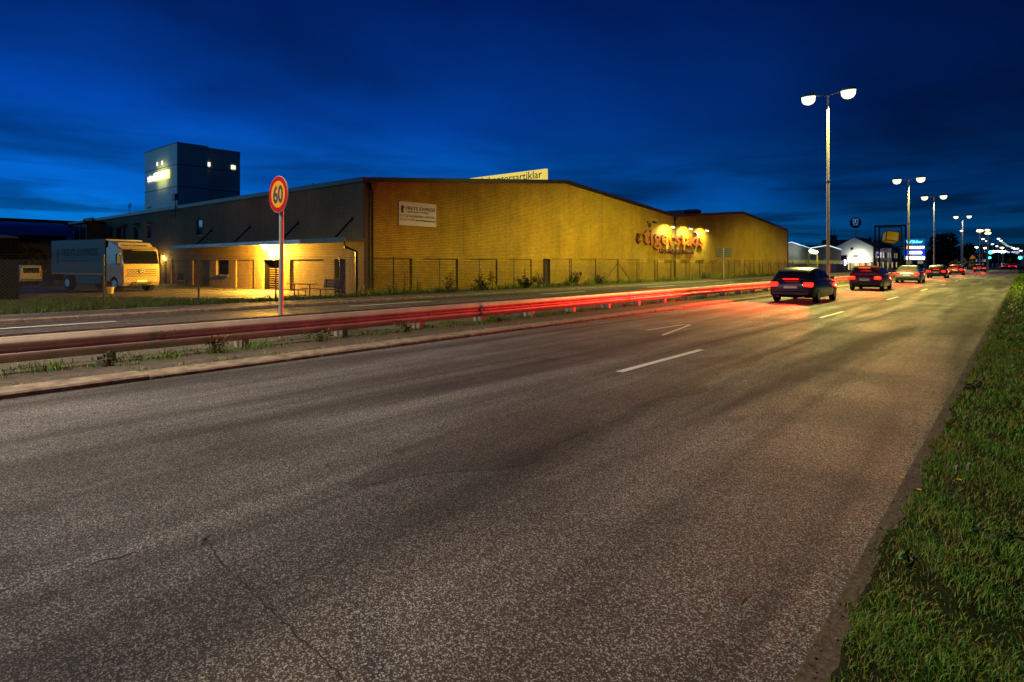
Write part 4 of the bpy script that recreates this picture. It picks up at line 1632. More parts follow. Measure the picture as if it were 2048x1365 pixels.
def weed_plant(loc, h, n, label, seed, group, mats=LEAF, leaf=.05, cat='weed', spread=.3):
    t = thing('weed_plant', label, cat, loc, 0, group)
    r = random.Random(seed)
    mb = MB()
    cs, rs = [], []
    for k in range(9):
        a = r.uniform(0, 6.28)
        q = r.uniform(.1, 1) * spread
        hh = h * r.uniform(.5, 1.)
        mb.tube([(0, 0, -.03), (q * .5 * math.cos(a), q * .5 * math.sin(a), hh * .6), (q * math.cos(a), q * math.sin(a), hh)], [.008, .006, .002], 4)
        for f in (.35, .6, .85, 1.):
            cs.append((q * f * math.cos(a), q * f * math.sin(a), hh * f))
            rs.append(min(.06, .25 * h) + .22 * h * r.uniform(.4, .8))
    mb.build('stem', mat('weed_stem', (.06, .06, .02), .7), t)
    mb = MB()
    leaves(mb, cs, rs, n, leaf, mats, seed)
    mb.build('foliage', mats, t, fix=False)
    return t


GW = 'leafy weeds growing at the guard rail'
weed_plant((-11.0, 4.75, .045), .3, 170, 'leafy green weed clump by the guard rail, left of the sign pole', 1, GW, leaf=.032, spread=.32)
weed_plant((-11.05, 6.85, .045), .24, 140, 'leafy weed growing at the foot of the speed limit sign', 2, GW, leaf=.03)
weed_plant((-11.0, 9.1, .045), .26, 130, 'dark weed standing under the rail past the sign pole', 3, GW, leaf=.03)
weed_plant((-10.85, 3.05, .045), .2, 90, 'small weed tuft beside the rail post nearest the picture edge', 4, GW, leaf=.03)
weed_plant((-11.0, 12.4, .045), .2, 90, 'small weed tuft under the rail farthest past the sign', 6, GW, leaf=.03)
GB = 'shrubs along the fence foot'
M_REDLIT = mat('leaf_red_lit', (.10, .05, .012), .7, 0, .3, 20)  # red light falling on the shrubs is put into this leaf colour
for i, (y, h, lab) in enumerate(((26.4, 1.0, 'shaggy shrub at the fence foot below the white company board'), (29.6, 1.25, 'rounded shrub at the fence foot right of the company board'), (34.2, .9, 'low shrub at the fence foot before the brown door'), (35.9, 1.1, 'broad shrub growing against the fence near the brown door'), (40.6, 1.1, 'wispy shrub at the fence foot just past the brown door'), (44.3, .8, 'small low shrub between the door and the braced fence post'), (66.5, .9, 'thin upright shrub by the fence under the wall lettering'))):
    weed_plant((-27.75, y, ZY), h, int(260 + 330 * ((i * 7) % 5) / 4), lab, 20 + i, GB, [LEAF[0], LEAF[1], M_REDLIT], .06 + .012 * (i % 3), 'shrub', .5 + .16 * ((i * 3) % 4))

# flowers of the near verge
GF = 'flower stalks in the near verge'


def stalk(loc, h, head, label, seed, lean=(0, 0)):
    t = thing('flower_stalk', label, 'flower', loc, 0, GF)
    mb = MB()
    top = (lean[0], lean[1], h)
    mb.tube([(0, 0, -.02), (lean[0] * .3, lean[1] * .3, h * .55), top], [.003, .0022, .0018], 5)
    mb.build('stem', mat('stalk_green', (.09, .11, .03), .7), t)
    mb = MB()
    if head == 'seed':
        mb.tube([(top[0], top[1], h - .01), (top[0], top[1], h + .005), (top[0] + .003, top[1], h + .022), (top[0] + .004, top[1], h + .03)], [.003, .009, .010, .003], 8)
        mb.build('seed_head', mat('seed_head', (.3, .24, .2), .8, 0, .3, 200), t, smooth=True)
    elif head == 'plantain':
        mb.tube([(top[0], top[1], h - .06), (top[0], top[1], h - .03), (top[0], top[1], h + .03)], [.003, .006, .003], 7)
        mb.build('seed_head', mat('plantain_brown', (.12, .09, .04), .8), t, smooth=True)
    else:
        for k in range(8):
            a = k * math.pi / 4
            mb.prism([(top[0], top[1], h), (top[0] + .013 * math.cos(a - .3), top[1] + .013 * math.sin(a - .3), h + .006), (top[0] + .017 * math.cos(a), top[1] + .017 * math.sin(a), h + .008), (top[0] + .013 * math.cos(a + .3), top[1] + .013 * math.sin(a + .3), h + .006)], (0, 0, .002))
        mb.build('petals', mat('petal_' + head, (.8, .5, .02) if head == 'yellow' else (.8, .78, .72), .6), t)
    return t


stalk((-.37, 4.86, .04), .29, 'plantain', 'tall thin plantain stalk with a brown spike, left of the pale seed heads', 1, (-.02, .05))
stalk((-.34, 4.9, .04), .25, 'seed', 'shorter stalk with a pale seed head and a yellow bloom beside it', 2, (.01, .02))
stalk((-.27, 4.75, .04), .31, 'seed', 'tall stalk with the largest pale fluffy seed head', 3, (.01, .05))
stalk((-.36, 5.6, .04), .24, 'seed', 'pale seed head farther back in the grass behind the plantain', 4, (.0, .02))
stalk((-.33, 4.95, .04), .17, 'yellow', 'small yellow flower standing among the seed head stalks', 5, (.01, .0))
stalk((-.60, 5.0, .02), .11, 'yellow', 'yellow flower leaning out over the asphalt edge', 6, (-.05, .02))
stalk((-.52, 4.9, .02), .08, 'yellow', 'low yellow flower right at the kerb edge', 7, (-.02, .02))
stalk((-.56, 7.2, .02), .2, 'yellow', 'thin yellow topped stalk rising at the kerb farther along the verge', 8, (-.08, .04))
for i, (x, y) in enumerate(((.35, 7.6), (.5, 8.4), (.22, 6.3), (.62, 10.5))):
    stalk((x, y, .05), .1, 'white', ('small white flower low in the grass', 'small white flower close beside another white one', 'white flower nearest the pale seed heads', 'white flower farthest up the verge')[i], 10 + i)
weed_plant((-.46, 3.85, .03), .06, 26, 'broad leaved light green plant at the kerb edge', 40, 'leafy plants in the near verge', [mat('leaf_fresh', (.10, .22, .02), .5, 0, .2, 20)], .02, 'weed', .05)
weed_plant((-.5, 9.6, .03), .10, 70, 'dark leafy tuft hanging over the kerb farther along the verge', 41, 'leafy plants in the near verge', LEAF[:2], .03, 'weed', .2)
weed_plant((-.05, 4.5, .05), .05, 160, 'dense dark clover patch in the grass beside the seed heads', 42, 'leafy plants in the near verge', LEAF[:2], .018, 'weed', .2)

# gravel grains along the near kerb
mb = MB()
for k in range(420):
    y = rng.uniform(1.2, 12)
    x = -.60 - abs(rng.normal(0, .11))
    s = rng.uniform(.0015, .006)
    a = rng.uniform(0, 3)
    mb.box(-s, s, -s * .7, s * .7, 0, s * 1.1, int(rng.integers(0, 2)), Matrix.Translation((x, y, .0085 if x > -.69 else .0005)) @ Matrix.Rotation(a, 4, 'Z'))
for k in range(150):   # loose stones and dead leaves on the carriageway
    x, y = -rng.uniform(.8, 9.2), rng.uniform(1.5, 26)
    s_ = rng.uniform(.004, .011)
    mb.box(-s_, s_, -s_ * .7, s_ * .7, 0, s_ * .6, int(rng.integers(0, 2)), Matrix.Translation((x, y, .001)) @ Matrix.Rotation(rng.uniform(0, 3), 4, 'Z'))
mb.build('gravel', [mat('grit_pale', (.22, .19, .15), .9), mat('grit_dark', (.09, .08, .065), .9)], None, kind='stuff')
# dark post at the near verge, cut by the frame edge
ep = thing('marker_post', 'dark upright post in the verge at the very edge of the view', 'post', (.1, 14.6, .05))
mb = MB()
mb.tube([(0, 0, -.1), (0, 0, 2.25)], .055, 10)
mb.build('pole', M_DARK, ep, smooth=True)
mb = MB()
mb.tube([(0, 0, 2.252), (0, 0, 2.3)], [.062, .03], 10)
mb.build('cap', M_BLACK, ep)

# ------------------------------------------------------------------ road sign seen from behind
rs = thing('direction_sign', 'grey back of a wide road sign on a post between fence and roadway', 'road sign', (-24, 62.6, 0))
mb = MB()
mb.tube([(0, 0, -.2), (0, 0, 3.25)], .07, 10)
mb.build('post', M_POLE, rs)
mb = MB()
mb.bbox(-.85, .85, .07, .1, 2.3, 3.25, .01)
pn = mb.build('panel', mat('sign_back_grey', (.14, .15, .14), .55, .4), rs)
mb = MB()
for z in (2.42, 2.66, 2.9, 3.12):
    mb.box(-.85, .85, .04, .068, z, z + .03)
mb.build('rail', M_POLE, pn)

# ------------------------------------------------------------------ twin gabled hall beyond the warehouse
th = thing('gabled_hall', 'dark teal hall with a zigzag roofline edged in blue white light', 'hall', (-33, 0, ZY))
G = [(106.5, 4.6), (119.5, 5.9), (132.6, 5.0), (147, 5.95), (160, 5.2)]
mb = MB()
mb.prism([(0, 106.5, 2.5)] + [(0, y, z) for y, z in G] + [(0, 160, 2.5)], (-40, 0, 0))
mb.build('wall', mat('teal_cladding', (.12, .16, .165), .5, 0, .08, .5), th)
mb = MB()
mb.box(-40, -.02, 106.5, 160, 1.75, 2.498)
mb.build('window_band', mat('band_dim', (.2, .2, .1), .5, emit=(.22, .22, .01), estr=.55), th)
mb = MB()
mb.box(-40, -.02, 106.5, 160, 0, 1.748)
mb.build('plinth', M_DARK, th)
M_LED = mat('led_edge', (.6, .8, 1), .4, emit=(.35, .62, 1), estr=1.0)
M_LED2 = mat('led_edge_white', (.9, 1, 1), .4, emit=(.8, 1, .95), estr=1.2)
for i in range(4):
    mb = MB()
    (ya, za), (yb, zb) = G[i], G[i + 1]
    mb.prism([(.003, ya, za - .12), (.003, yb, zb - .12), (.003, yb, zb + .02), (.003, ya, za + .02)], (.08, 0, 0))
    mb.build('light_strip', M_LED if i < 2 else M_LED2, th)
tk2 = thing('yellow_gantry', 'yellow post gate with glaring white lamps before the teal hall', 'gate', (-30, 0, ZY))
mb = MB()
for y in (119.5, 125.6):
    mb.box(-.12, .12, y - .12, y + .12, 0, 3.6)
mb.box(-.1, .1, 119.4, 125.7, 3.6, 3.8)
mb.build('frame', mat('gate_yellow', (.6, .5, .03), .5), tk2)
for y, z, s in ((121.5, 4.1, .9), (124.2, 3.95, 1.0)):
    mb = MB()
    mb.bbox(-.2, .25, y - s, y + s, z - .25, z + .35, .15)
    mb.build('lamp', M_LAMPW, tk2)
light('gantry_light', 'POINT', (.6, 122.5, 4.4), 260, (1, .93, .6), tk2, .3)
for i, (y, w, h) in enumerate(((109.5, 3.2, 1.9), (126.8, 2.5, 1.7), (136, 8, 1.6), (146, 9, 1.7))):
    t = thing('storage_container', ('grey container with a blue light streak behind the fence', 'grey cabinet beside the yellow gate post', 'long grey container row left of the blue lit sign', 'long brownish container row under the white gable')[i], 'container', (-30.5, y, ZY), 0, 'containers behind the fence past the warehouse')
    mb = MB()
    mb.bbox(-1.2, 0, 0, w, 0, h, .03)
    for k in range(int(w / .4)):
        mb.box(.002, .03, .1 + k * .4, .25 + k * .4, .1, h - .1)
    mb.build('shell', mat('container_grey%d' % (i % 2), ((.16, .17, .19), (.2, .16, .15))[i % 2], .6), t)
    mb = MB()
    mb.box(.03, .05, w * .4, w * .4 + .08, .1, h - .1)
    mb.build('door_bar', M_POLE, t)
bs = thing('lit_blue_sign', 'small glowing white sign with blue rim before the pale gable', 'sign', (-28.5, 141.5, ZY))
mb = MB()
mb.tube([(0, 0, 0), (0, 0, 1.4)], .06, 6)
mb.build('post', M_POLE, bs)
mb = MB()
mb.bbox(-.08, .08, -.75, .75, 1.35, 2.75, .05)
bx = mb.build('rim', mat('blue_glow', (.1, .1, 1), .4, emit=(.04, .05, 1), estr=1.6), bs)
mb = MB()
mb.bbox(.081, .1, -.6, .6, 1.5, 2.6, .008)
mb.box(-.58, .58, 1, 1, 1, 1) if False else None
mb.build('face', M_LAMPW, bx)
# second wire fence line beyond the warehouse
f2 = thing('far_wire_fence', 'low far wire fence running on past the warehouse towards the pale gabled house', 'fence', (-27.2, 0, ZY))
mb = MB()
for zz in np.arange(.1, 1.9, .3):
    mb.tube([(0, 113, zz), (0, 186, zz)], .012, 4)
mb.build('wire', mat('fence_wire', (.03, .03, .03), .5, .5), f2)
pmesh = MB()
pmesh.tube([(0, 0, 0), (0, 0, 2.0)], .04, 6)
pmesh = pmesh.mesh('post', post_m[0])
for k in range(20):
    o = link('post', pmesh, f2)
    o.location = (0, 113.5 + 3.8 * k, 0)

# ------------------------------------------------------------------ pale gabled house
gh = thing('gabled_house', 'long house with a pale blue white gable glowing above its lit entrance', 'house', (-35.7, 188.8, ZY))
mb = MB()
mb.prism([(-4.6, 0, 0), (4.6, 0, 0), (4.6, 0, 6.4), (0, 0, 9.1), (-4.6, 0, 6.4)], (0, .5, 0))
mb.build('gable_wall', mat('render_white', (.62, .66, .70), .7, 0, .04, .4), gh)
mb = MB()
mb.box(4.2, 4.6, .5, 48, 0, 6.35)
mb.box(-4.6, -4.2, .5, 48, 0, 6.35)
mb.build('side_wall', mat('side_brown', (.22, .18, .12), .8, 0, .12, 1), gh)
mb = MB()
for s in (-1, 1):
    mb.prism([(0, .02, 9.12), (s * 5.1, .02, 6.15), (s * 5.1, 48.3, 6.15), (0, 48.3, 9.12)], (0, 0, .14))
rf = mb.build('roof', mat('roof_dark', (.02, .022, .026), .7), gh)
for y in (14, 30, 41):
    mb = MB()
    mb.box(1.2, 2.0, y, y + 1.0, 8.0, 9.4)
    mb.build('chimney', M_BLACK, rf)
for (x0, x1, z0, z1) in ((-3.4, -1.7, 2.6, 4.2), (-.9, -.1, 5.6, 6.3), (-.2, 1.1, 2.9, 4.3)):
    mb = MB()
    mb.box(x0, x1, -.05, -.003, z0, z1)
    f = mb.build('window', M_FR, gh)
    mb = MB()
    mb.box(x0 + .1, x1 - .1, -.07, -.052, z0 + .1, z1 - .1)
    mb.build('pane', M_GLASS, f)
M_DIMW = mat('dim_window', (.3, .3, .25), .3, emit=(.5, .5, .36), estr=.35)
for k in range(11):
    y = 2 + k * 4.1
    mb = MB()
    mb.box(4.602, 4.66, y, y + 2.4, 3.4, 5.2)
    f = mb.build('window', M_DARK, gh)
    mb = MB()
    for q in range(3):
        mb.box(4.662, 4.68, y + .15 + q * .75, y + .7 + q * .75, 3.5, 5.1)
    mb.build('pane', M_DIMW if k % 3 != 1 else M_GLASS, f)
    mb = MB()
    mb.box(4.602, 4.66, y, y + 1.8, .5, 2.2)
    mb.build('window', mat('warm_window', (.5, .4, .2), .4, emit=(1, .62, .2), estr=.5) if k % 2 else M_DARK, gh)
mb = MB()
mb.box(-4.4, 4.4, -2.2, -.01, 2.0, 2.25)
ent = mb.build('entrance_canopy', M_WHITE, gh)
mb = MB()
mb.bbox(-1.1, 4.2, -2.5, -2.21, 2.1, 3.5, .1)
mb.build('lit_sign', mat('fascia_glow', (1, 1, .9), .4, emit=(1, .95, .75), estr=2.2), ent)
for x0 in (-3.9, -2.2, .2, 1.6, 3.2):
    mb = MB()
    mb.box(x0, x0 + 1.0, -.06, -.003, .1, 1.95)
    mb.build('shop_window', mat('shop_glow', (1, .8, .4), .4, emit=(1, .72, .25), estr=.9), gh)
lo = light('sign_wash', 'AREA', (1.2, -1.7, 3.6), 220, (1, .95, .62), gh)
lo.data.size = 3
lo.rotation_euler = (R(75), 0, 0)
light('entrance_light', 'POINT', (0, -1.2, 1.8), 60, (1, .85, .4), gh, .2)
rn = thing('rear_block', 'dark building with a chimney stack behind the pale gable', 'building', (-42.5, 200, ZY))
mb = MB()
mb.box(-4, 3, 0, 9, 0, 8.9)
mb.build('wall', M_DARK, rn)
mb = MB()
mb.box(-2.4, -.4, 1, 3, 8.9, 10.4)
mb.tube([(-1.8, 2, 10.4), (-1.8, 2, 12.2)], .12, 6)
mb.tube([(-1.0, 2, 10.4), (-1.0, 2, 11.9)], .12, 6)
mb.build('chimney', M_BLACK, rn)

# ------------------------------------------------------------------ round emblem sign on a tall mast
em = thing('round_mast_sign', 'dark round sign with a pale square emblem on a tall thin mast', 'sign', (-46.6, 249, ZY), R(11))
em.scale = (.86, .86, .92)
mb = MB()
mb.tube([(0, 0, 0), (0, 0, 15.6)], .2, 8)
mb.build('mast', M_POLE, em)
mb = MB()
mb.tube([(0, -.3, 18.2), (0, .3, 18.2)], 2.15, 32)
dk = mb.build('disc', mat('sign_navy', (.008, .01, .02), .5), em)
M_PALE = mat('emblem_pale', (.3, .5, .7), .5, emit=(.06, .2, .45), estr=.8)
mb = MB()
mb.box(-1.0, 1.0, -.33, -.302, 17.9, 19.7)
mb.build('emblem', M_PALE, dk)
mb = MB()
mb.disc((0, -.331, 18.8), .84, (0, -1, 0), .01, 24, 0, .66)
mb.prism([(-.1, -.34, 18.85), (-.62, -.34, 19.3), (-.8, -.34, 18.8), (-.62, -.34, 18.3)], (0, -.01, 0))
mb.prism([(.2, -.34, 19.5), (.55, -.34, 19.3), (.62, -.34, 18.8), (.55, -.34, 18.3), (.2, -.34, 18.1)], (0, -.01, 0))
mb.build('emblem_mark', M_BLACK, dk)
text('lettering', 'HOME', M_PALE, dk, .7, (0, -.31, 17.1), (1, 0, 0), (0, -1, 0), 1.9, .004, .01, 'CENTER')

# ------------------------------------------------------------------ framed cube
fc = thing('framed_cube', 'tilted yellow cube hung inside a tall dark steel frame', 'sculpture', (-25.2, 175.5, ZY), R(8))
fc.scale = (1.22, 1.22, 1.15)
mb = MB()
for x, y in ((-2.6, -1.6), (2.6, -1.6), (-1.95, 2.2), (1.95, 2.2)):
    mb.box(x - .14, x + .14, y - .14, y + .14, 0, 9.9)
for y, w in ((-1.6, 2.45), (2.2, 1.8)):
    mb.box(-w, w, y - .12, y + .12, 9.5, 9.85)
    mb.box(-w, w, y - .09, y + .09, 5.0, 5.25)
for q in (-1, 1):
    for z in (5.12, 9.68):
        mb.tube([(q * 2.6, -1.45, z), (q * 1.95, 2.05, z)], .1, 6)
mb.build('frame', mat('frame_steel', (.03, .035, .04), .5, .4), fc)
Mc = Matrix.Translation((.1, .3, 7.3)) @ Matrix.Rotation(R(5), 4, 'Y') @ Matrix.Rotation(R(-13), 4, 'X') @ Matrix.Rotation(R(17), 4, 'Z')
mb = MB()
mb.bbox(-1.15, 1.15, -1.15, 1.15, -1.0, 1.0, .03, 0, Mc)
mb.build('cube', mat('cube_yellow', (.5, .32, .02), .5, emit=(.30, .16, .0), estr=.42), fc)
mb = MB()
e = 1.17
for a in (-1, 1):
    for b in (-1, 1):
        mb.box(a * e - .07, a * e + .07, b * e - .07, b * e + .07, -1.08, 1.08, 0, Mc)
        mb.box(-1.09, 1.09, a * e - .07, a * e + .07, b * 1.02 - .07, b * 1.02 + .07, 0, Mc)
        mb.box(a * e - .07, a * e + .07, -1.09, 1.09, b * 1.02 - .07, b * 1.02 + .07, 0, Mc)
mb.build('edge_bar', M_BLACK, fc)

# ------------------------------------------------------------------ pylon of lit panels
py = thing('pylon_sign', 'pylon of four lit panels, the top one blue and the lower ones glaring white', 'sign', (-25.3, 221, ZY), R(7))
py.scale = (1.4, 1.4, 1.28)
mb = MB()
for x in (-.4, 1.72):
    mb.tube([(x, .12, 0), (x, .12, 7.4 if x < 0 else 8.6)], .1, 8)
mb.build('post', mat('pylon_post', (.35, .38, .36), .5, .3), py)
rows = [(6.0, 7.35, mat('panel_blue', (.02, .2, .5), .4, emit=(.0, .10, .30), estr=.9)), (4.75, 5.8, mat('panel_grey', (.2, .22, .35), .4, emit=(.10, .12, .30), estr=.9)), (3.45, 4.6, mat('panel_deep_blue', (.02, .05, .6), .4, emit=(.0, .04, .72), estr=1.3)), (2.2, 3.3, mat('panel_cream', (.3, .3, .3), .4, emit=(.3, .27, .22), estr=.8))]
pans = []
for z0, z1, m in rows:
    mb = MB()
    mb.bbox(-1.9, 1.9, -.12, .0, z0, z1, .03)
    pans.append(mb.build('panel', m, py))
text('lettering', 'Willdor', mat('letters_cyan', (.3, .8, 1), .4, emit=(.12, .68, 1), estr=2.2), pans[0], 1.05, (-1.6, -.13, 6.3), (1, 0, 0), (0, -1, 0), 3.1, .01, .03)
mb = MB()
mb.bbox(-.95, 1.7, -.2, -.122, 5.1, 5.45, .07)
mb.build('glow_bar', M_LAMPW, pans[1])
mb = MB()
mb.disc((-1.4, -.122, 5.28), .32, (0, -1, 0), .05, 14)
mb.build('orange_dot', mat('orange_glow', (1, .4, .05), .4, emit=(1, .3, .02), estr=1.6), pans[1])
mb = MB()
mb.bbox(-1.1, 1.3, -.2, -.122, 3.75, 4.3, .07)
mb.build('glow_bar', M_LAMPW, pans[2])
mb = MB()
mb.bbox(-1.75, -1.3, -.2, -.122, 2.4, 3.1, .07)
mb.bbox(-1.0, 1.8, -.2, -.122, 2.5, 3.0, .07)
mb.build('glow_bar', M_LAMPW, pans[3])

# flag poles by the car dealer's yard and parked cars
fp = thing('flagpole', 'slim pale flagpole standing beside the lit pylon', 'flagpole', (-23.0, 227, ZY), 0, 'flagpoles past the pylon')
mb = MB()
mb.tube([(0, 0, 0), (0, 0, 4.2), (0, 0, 8.4)], [.12, .1, .05], 8)
mb.build('pole', mat('flagpole_white', (.5, .5, .48), .4, .2), fp, smooth=True)
mb = MB()
mb.disc((0, 0, 8.4), .12, (0, 0, 1), .12, 10)
mb.build('finial', M_POLE, fp)
FPL = ('flagpole a step right of the pylon', 'flagpole just left of the third street lamp', 'flagpole just right of the third street lamp', 'flagpole in front of the big dark tree, left one', 'flagpole in front of the big dark tree, right one', 'flagpole between the tree and the fourth street lamp')
for (x, y), lb in zip(((-23.2, 246), (-23, 254), (-20, 253), (-19.6, 270), (-18, 262), (-17, 300)), FPL):
    dup(fp, (x, y, ZY), 0, lb)

tree('big_tree', 'huge round dark tree between the far street lamps', (-18.7, 246.7, ZY), 12.0, 7.6, 6500, 'dark trees along the far road', seed=9, leaf=.55, trunk=.5, low=.12)
tree('big_tree', 'lower dark tree hugging the left flank of the huge round tree', (-23.4, 250, ZY), 7.5, 5.0, 3000, 'dark trees along the far road', seed=12, leaf=.5, trunk=.4, low=.1)
tree('big_tree', 'dark conical tree at the right flank of the huge round tree', (-14.8, 223.7, ZY), 7.0, 3.2, 2600, 'dark trees along the far road', seed=13, leaf=.4, trunk=.3, low=.05)
TR = 'rows of clipped trees by the far crossing'
for i, (x, y, h) in enumerate(((-9.2, 294, 6.2), (-7.8, 296, 6.0), (-6.4, 298, 5.8), (-5.0, 300, 5.8), (-3.7, 302, 5.7), (-2.4, 304, 5.6))):
    tree('street_tree', 'clipped green street tree, %s of the far row ending at the bright traffic light' % ('leftmost', 'second', 'third', 'fourth', 'fifth', 'rightmost')[i], (x, y, ZY), h, 2.6, 900, TR, LEAF[:2], 30 + i, .4, .15, .35)
weed_plant((-9.9, 188, 0), 2.6, 1500, 'big bushy green shrub on the traffic island at the far junction', 61, 'shrubs on the far traffic island', LEAF[:2], .22, 'shrub', 2.0)
weed_plant((-11.6, 181, 0), 2.2, 1300, 'dark shrub on the traffic island at the lane end', 62, 'shrubs on the far traffic island', LEAFN, .22, 'shrub', 2.2)
weed_plant((-9.3, 184, 0), 1.3, 800, 'low green shrub at the near tip of the traffic island', 63, 'shrubs on the far traffic island', LEAF[:2], .18, 'shrub', 1.6)
gb = thing('green_gabled_house', 'dim grey green house with a gable beyond the far flagpoles', 'house', (-17.2, 301, ZY), R(38))
gb.scale = (.62, .7, .88)
mb = MB()
mb.prism([(-6, 0, 0), (6, 0, 0), (6, 0, 5.2), (0, 0, 8.0), (-6, 0, 5.2)], (0, 14, 0))
mb.build('wall', mat('green_render', (.14, .18, .16), .8), gb)
mb = MB()
for s in (-1, 1):
    mb.prism([(0, -.2, 8.05), (s * 6.4, -.2, 5.05), (s * 6.4, 14.2, 5.05), (0, 14.2, 8.05)], (0, 0, .15))
mb.build('roof', M_DARK, gb)
mb = MB()
mb.box(-4.2, -2.6, -.05, -.003, 1.2, 2.8)
mb.box(1.8, 3.6, -.05, -.003, .4, 2.6)
mb.build('window', M_LAMPW, gb)
for i, (x, y, w, h, lb) in enumerate(((-33, 236, 20, 4.2, 'low dark workshop building behind the flagpoles'), (-60, 330, 30, 7, 'broad dark commercial block far behind the pylon'), (-13, 345, 10, 6.4, 'dark far building behind the clipped street trees'), (-8, 520, 30, 14.5, 'distant pale office block at the end of the road'))):
    t = thing('far_building', lb, 'building', (x, y, ZY), 0, 'dark buildings along the far road')
    mb = MB()
    mb.box(-w / 2, w / 2, 0, 14, 0, h)
    mb.build('wall', mat('far_wall%d' % i, ((.05, .05, .06), (.03, .035, .04), (.05, .045, .04), (.12, .14, .16))[i], .8), t)
    mb = MB()
    mb.box(-w / 2 - .2, w / 2 + .2, -.2, 14.2, h, h + .25)
    mb.build('roof', M_DARK, t)
    for k in range(int(w / 3.2)):
        mb = MB()
        mb.box(-w / 2 + .8 + k * 3.2, -w / 2 + 2.3 + k * 3.2, -.05, -.003, h * .4, h * .4 + 1.1)
        mb.build('window', M_DIMW, t)
    if i == 3:
        mb = MB()
        mb.tube([(12, 2, h + .25), (12, 2, h + 3)], .3, 8)
        mb.bbox(11.3, 12.7, 1.3, 2.7, h + 3, h + 4.4, .3)
        mb.build('warning_light', mat('red_beacon', (1, .05, .1), .4, emit=(1, .02, .1), estr=2.), t)
gs = thing('lit_canopy', 'broad canopy with a glaring white fascia far down the road', 'canopy', (-8.9, 360, ZY))
gs.scale = (.45, .6, .76)
mb = MB()
mb.box(-6.5, 6.5, 0, 10, 9.0, 10.2)
mb.build('fascia', M_LAMPW, gs)
mb = MB()
for x in (-5, 0, 5):
    mb.box(x - .25, x + .25, 4, 4.5, 0, 8.99)
mb.build('column', M_POLE, gs)

# distant lit lamps, far down the road
def far_lamp(x, y, z, label, m, r=.55):
    t = thing('distant_lamp', label, 'street lamp', (x, y, ZY), 0, 'distant lit lamps down the road')
    mb = MB()
    mb.tube([(0, 0, 0), (0, 0, z - ZY)], [.16, .1], 6)
    mb.build('pole', M_POLE, t)
    mb = MB()
    mb.loft([[(q * r * math.cos(a), q * r * .8 * math.sin(a), z - ZY + dz * r) for a in [2 * math.pi * k / 10 for k in range(10)]] for q, dz in ((.4, .42), (.9, .25), (1, 0), (.8, -.3), (.3, -.42))])
    mb.build('lamp_head', m, t, smooth=True)
    return t


M_SOD = mat('sodium_glow', (1, .7, .3), .4, emit=(1, .68, .22), estr=9)
M_PNK = mat('pinkish_glow', (1, .85, .85), .4, emit=(1, .82, .74), estr=4)
M_DIM = mat('dim_glow', (.6, .7, .6), .4, emit=(.5, .62, .5), estr=1.0)
FAR = [(-7.35, 171.9, 9.0, M_SOD, .62, 'bright orange lamp, left one of the far glaring pair'),
       (-5.94, 170.4, 9.0, M_SOD, .45, 'orange white lamp, upper head of the far glaring pair on the right'),
       (-6.44, 187.5, 9.0, M_SOD, .6, 'bright orange lamp, lower head of the far glaring pair on the right'),
       (-10.51, 169.2, 9.0, M_PNK, .3, 'small white lamp close to the pole of the lamp by the big tree'),
       (-9.14, 231.5, 9.0, M_PNK, .4, 'white lamp a little under and between the glaring orange pair'),
       (-9.04, 253.7, 9.0, M_PNK, .45, 'white lamp directly under the right glaring orange pair'),
       (-16.3, 352.6, 9.0, M_SOD, .7, 'yellowish lamp low beside the left glaring lamp pole'),
       (-13.92, 369.1, 9.0, M_SOD, .8, 'amber lamp low between the two glaring lamp poles'),
       (-8.84, 297.2, 9.0, M_PNK, .45, 'white lamp above the far green traffic light'),
       (-8.4, 333.5, 9.0, M_PNK, .5, 'white lamp above the glaring white canopy'),
       (-7.4, 367.3, 9.0, M_SOD, .75, 'strong warm lamp at the end of the glaring canopy'),
       (-.8, 462.6, 9.0, M_PNK, .8, 'white lamp at the right end of the overhead signs'),
       (-.3, 526.3, 9.0, M_PNK, 1.1, 'largest low white lamp by the picture edge')]
for k, (x, y) in enumerate(((-5.48, 231.7), (-5.35, 252.8), (-5.29, 275.9), (-5.13, 298.8), (-4.97, 320.2), (-4.68, 336.6), (-4.02, 350.7), (-3.4, 375.6), (-2.94, 402.4), (-1.99, 394.9))):
    FAR.append((x, y, 9.0, M_PNK if k in (0, 1, 7, 8, 9) else M_DIM, .4 + .03 * k, '%s lamp of the row receding down the right of the road' % ('first and highest', 'second', 'third', 'fourth', 'fifth', 'sixth', 'seventh', 'eighth', 'ninth', 'last')[k]))
for x, y, z, m, r, lb in FAR:
    far_lamp(x, y, z, lb, m, r)

# traffic lights
def signal(x, y, z, label, r):
    t = thing('traffic_light', label, 'traffic light', (x, y, 0), 0, 'green traffic lights at the far junction')
    mb = MB()
    mb.tube([(0, 0, 0), (0, 0, z + .6)], .1, 8)
    mb.build('post', M_DARK, t)
    mb = MB()
    mb.bbox(-.3, .3, -.32, -.1, z - .35, z + .95, .05)
    mb.build('housing', M_BLACK, t)
    mb = MB()
    mb.tube([(0, -.4, z), (0, -.32, z)], [r, r], 14)
    mb.build('green_lens', mat('green_glow', (.2, 1, .7), .4, emit=(.06, 1, .62), estr=5), t)


signal(-8.1, 255.7, 5.3, 'green traffic light before the clipped trees, the upper one of two', .6)
signal(-7.9, 243, 3.4, 'small low green traffic light under the upper one', .35)
signal(-.55, 249, 3.4, 'brightest green traffic light at the right of the far junction', .5)
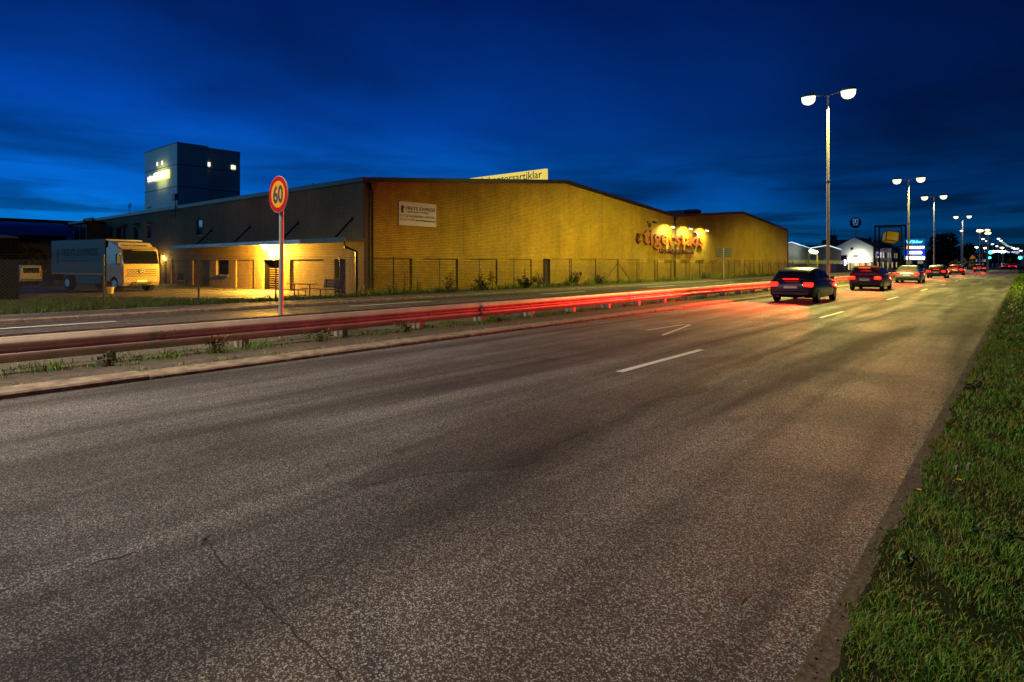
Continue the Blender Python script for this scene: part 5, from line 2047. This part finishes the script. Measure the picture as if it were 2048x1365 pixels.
# warning, yield and mandatory signs at the junction
def tri_sign(x, y, z, label, up, s=.75):
    t = thing('warning_sign', label, 'road sign', (x, y, 0))
    mb = MB()
    mb.tube([(0, .05, 0), (0, .05, z + s * .5)], .05, 6)
    mb.build('post', M_POLE, t)
    d = 1 if up else -1
    mb = MB()
    mb.prism([(-s, 0, z - d * s * .6), (s, 0, z - d * s * .6), (0, 0, z + d * s * .9)], (0, -.03, 0))
    pl_ = mb.build('red_border', mat('sign_orange_red', (.75, .16, .02), .5), t)
    mb = MB()
    s2 = s * .68
    mb.prism([(-s2, -.032, z - d * s2 * .55), (s2, -.032, z - d * s2 * .55), (0, -.032, z + d * s2 * .85)], (0, -.01, 0))
    mb.build('yellow_field', mat('sign_yellow', (.85, .46, .012), .5), pl_)
    return t


tri_sign(-9.8, 195, 3.2, 'yellow warning triangle with point up on the traffic island', True)
yt = tri_sign(-8.9, 209, 3.6, 'yellow yield triangle with point down above a blue disc', False)
mb = MB()
mb.disc((0, 0, 2.1), .42, (0, -1, 0), .03, 18)
mb.build('blue_disc', mat('sign_blue', (.02, .3, .6), .5), yt)
tri_sign(-3.0, 245, 2.8, 'small amber warning sign far right above the red tail lamps', True, .8)
og = thing('overhead_sign', 'pair of blue and white direction boards on a gantry over the far road', 'road sign', (-3.6, 364, 0))
og.scale = (.62, 1, .69)
mb = MB()
mb.box(-6, 6, .1, .4, 9.8, 10.2)
mb.box(-6.2, -5.8, .05, .45, 0, 9.8)
mb.box(5.8, 6.2, .05, .45, 0, 9.8)
mb.build('gantry', M_POLE, og)
for x, w in ((-3.2, 3.2), (1.7, 4.2)):
    mb = MB()
    mb.bbox(x - w / 2, x + w / 2, -.1, .09, 8.4, 10.4, .05)
    b = mb.build('board', mat('board_lit', (.5, .6, .7), .5, emit=(.45, .55, .62), estr=.9), og)
    mb = MB()
    mb.box(x - w / 2 + .2, x + w / 2 - .2, -.12, -.101, 9.0, 9.6)
    mb.build('blue_band', mat('board_blue', (.02, .15, .6), .5, emit=(.02, .16, .6), estr=.8), b)

# cars at the junction and parked by the dealer
make_car(P3, 'car with blazing white headlamps waiting beside the traffic island', (-10.1, 221, 0), R(165), 'cars at the far junction', False, True)
make_car(P1, 'car with lit red tail lamps turning below the far clipped trees', (-3.9, 227, 0), R(-25), 'cars at the far junction', True)
make_car(P2, 'car with lit tail lamps ahead at the far right of the junction', (-2.2, 224, 0), R(10), 'cars at the far junction', True)
GP = 'cars parked near the pylon'
make_car(P1, 'dark car parked broadside behind the pylon legs', (-24.5, 226, ZY), R(80), GP, False)
make_car(P1, 'dark car parked between the pylon and the flagpoles', (-21.6, 228, ZY), R(70), GP, False)
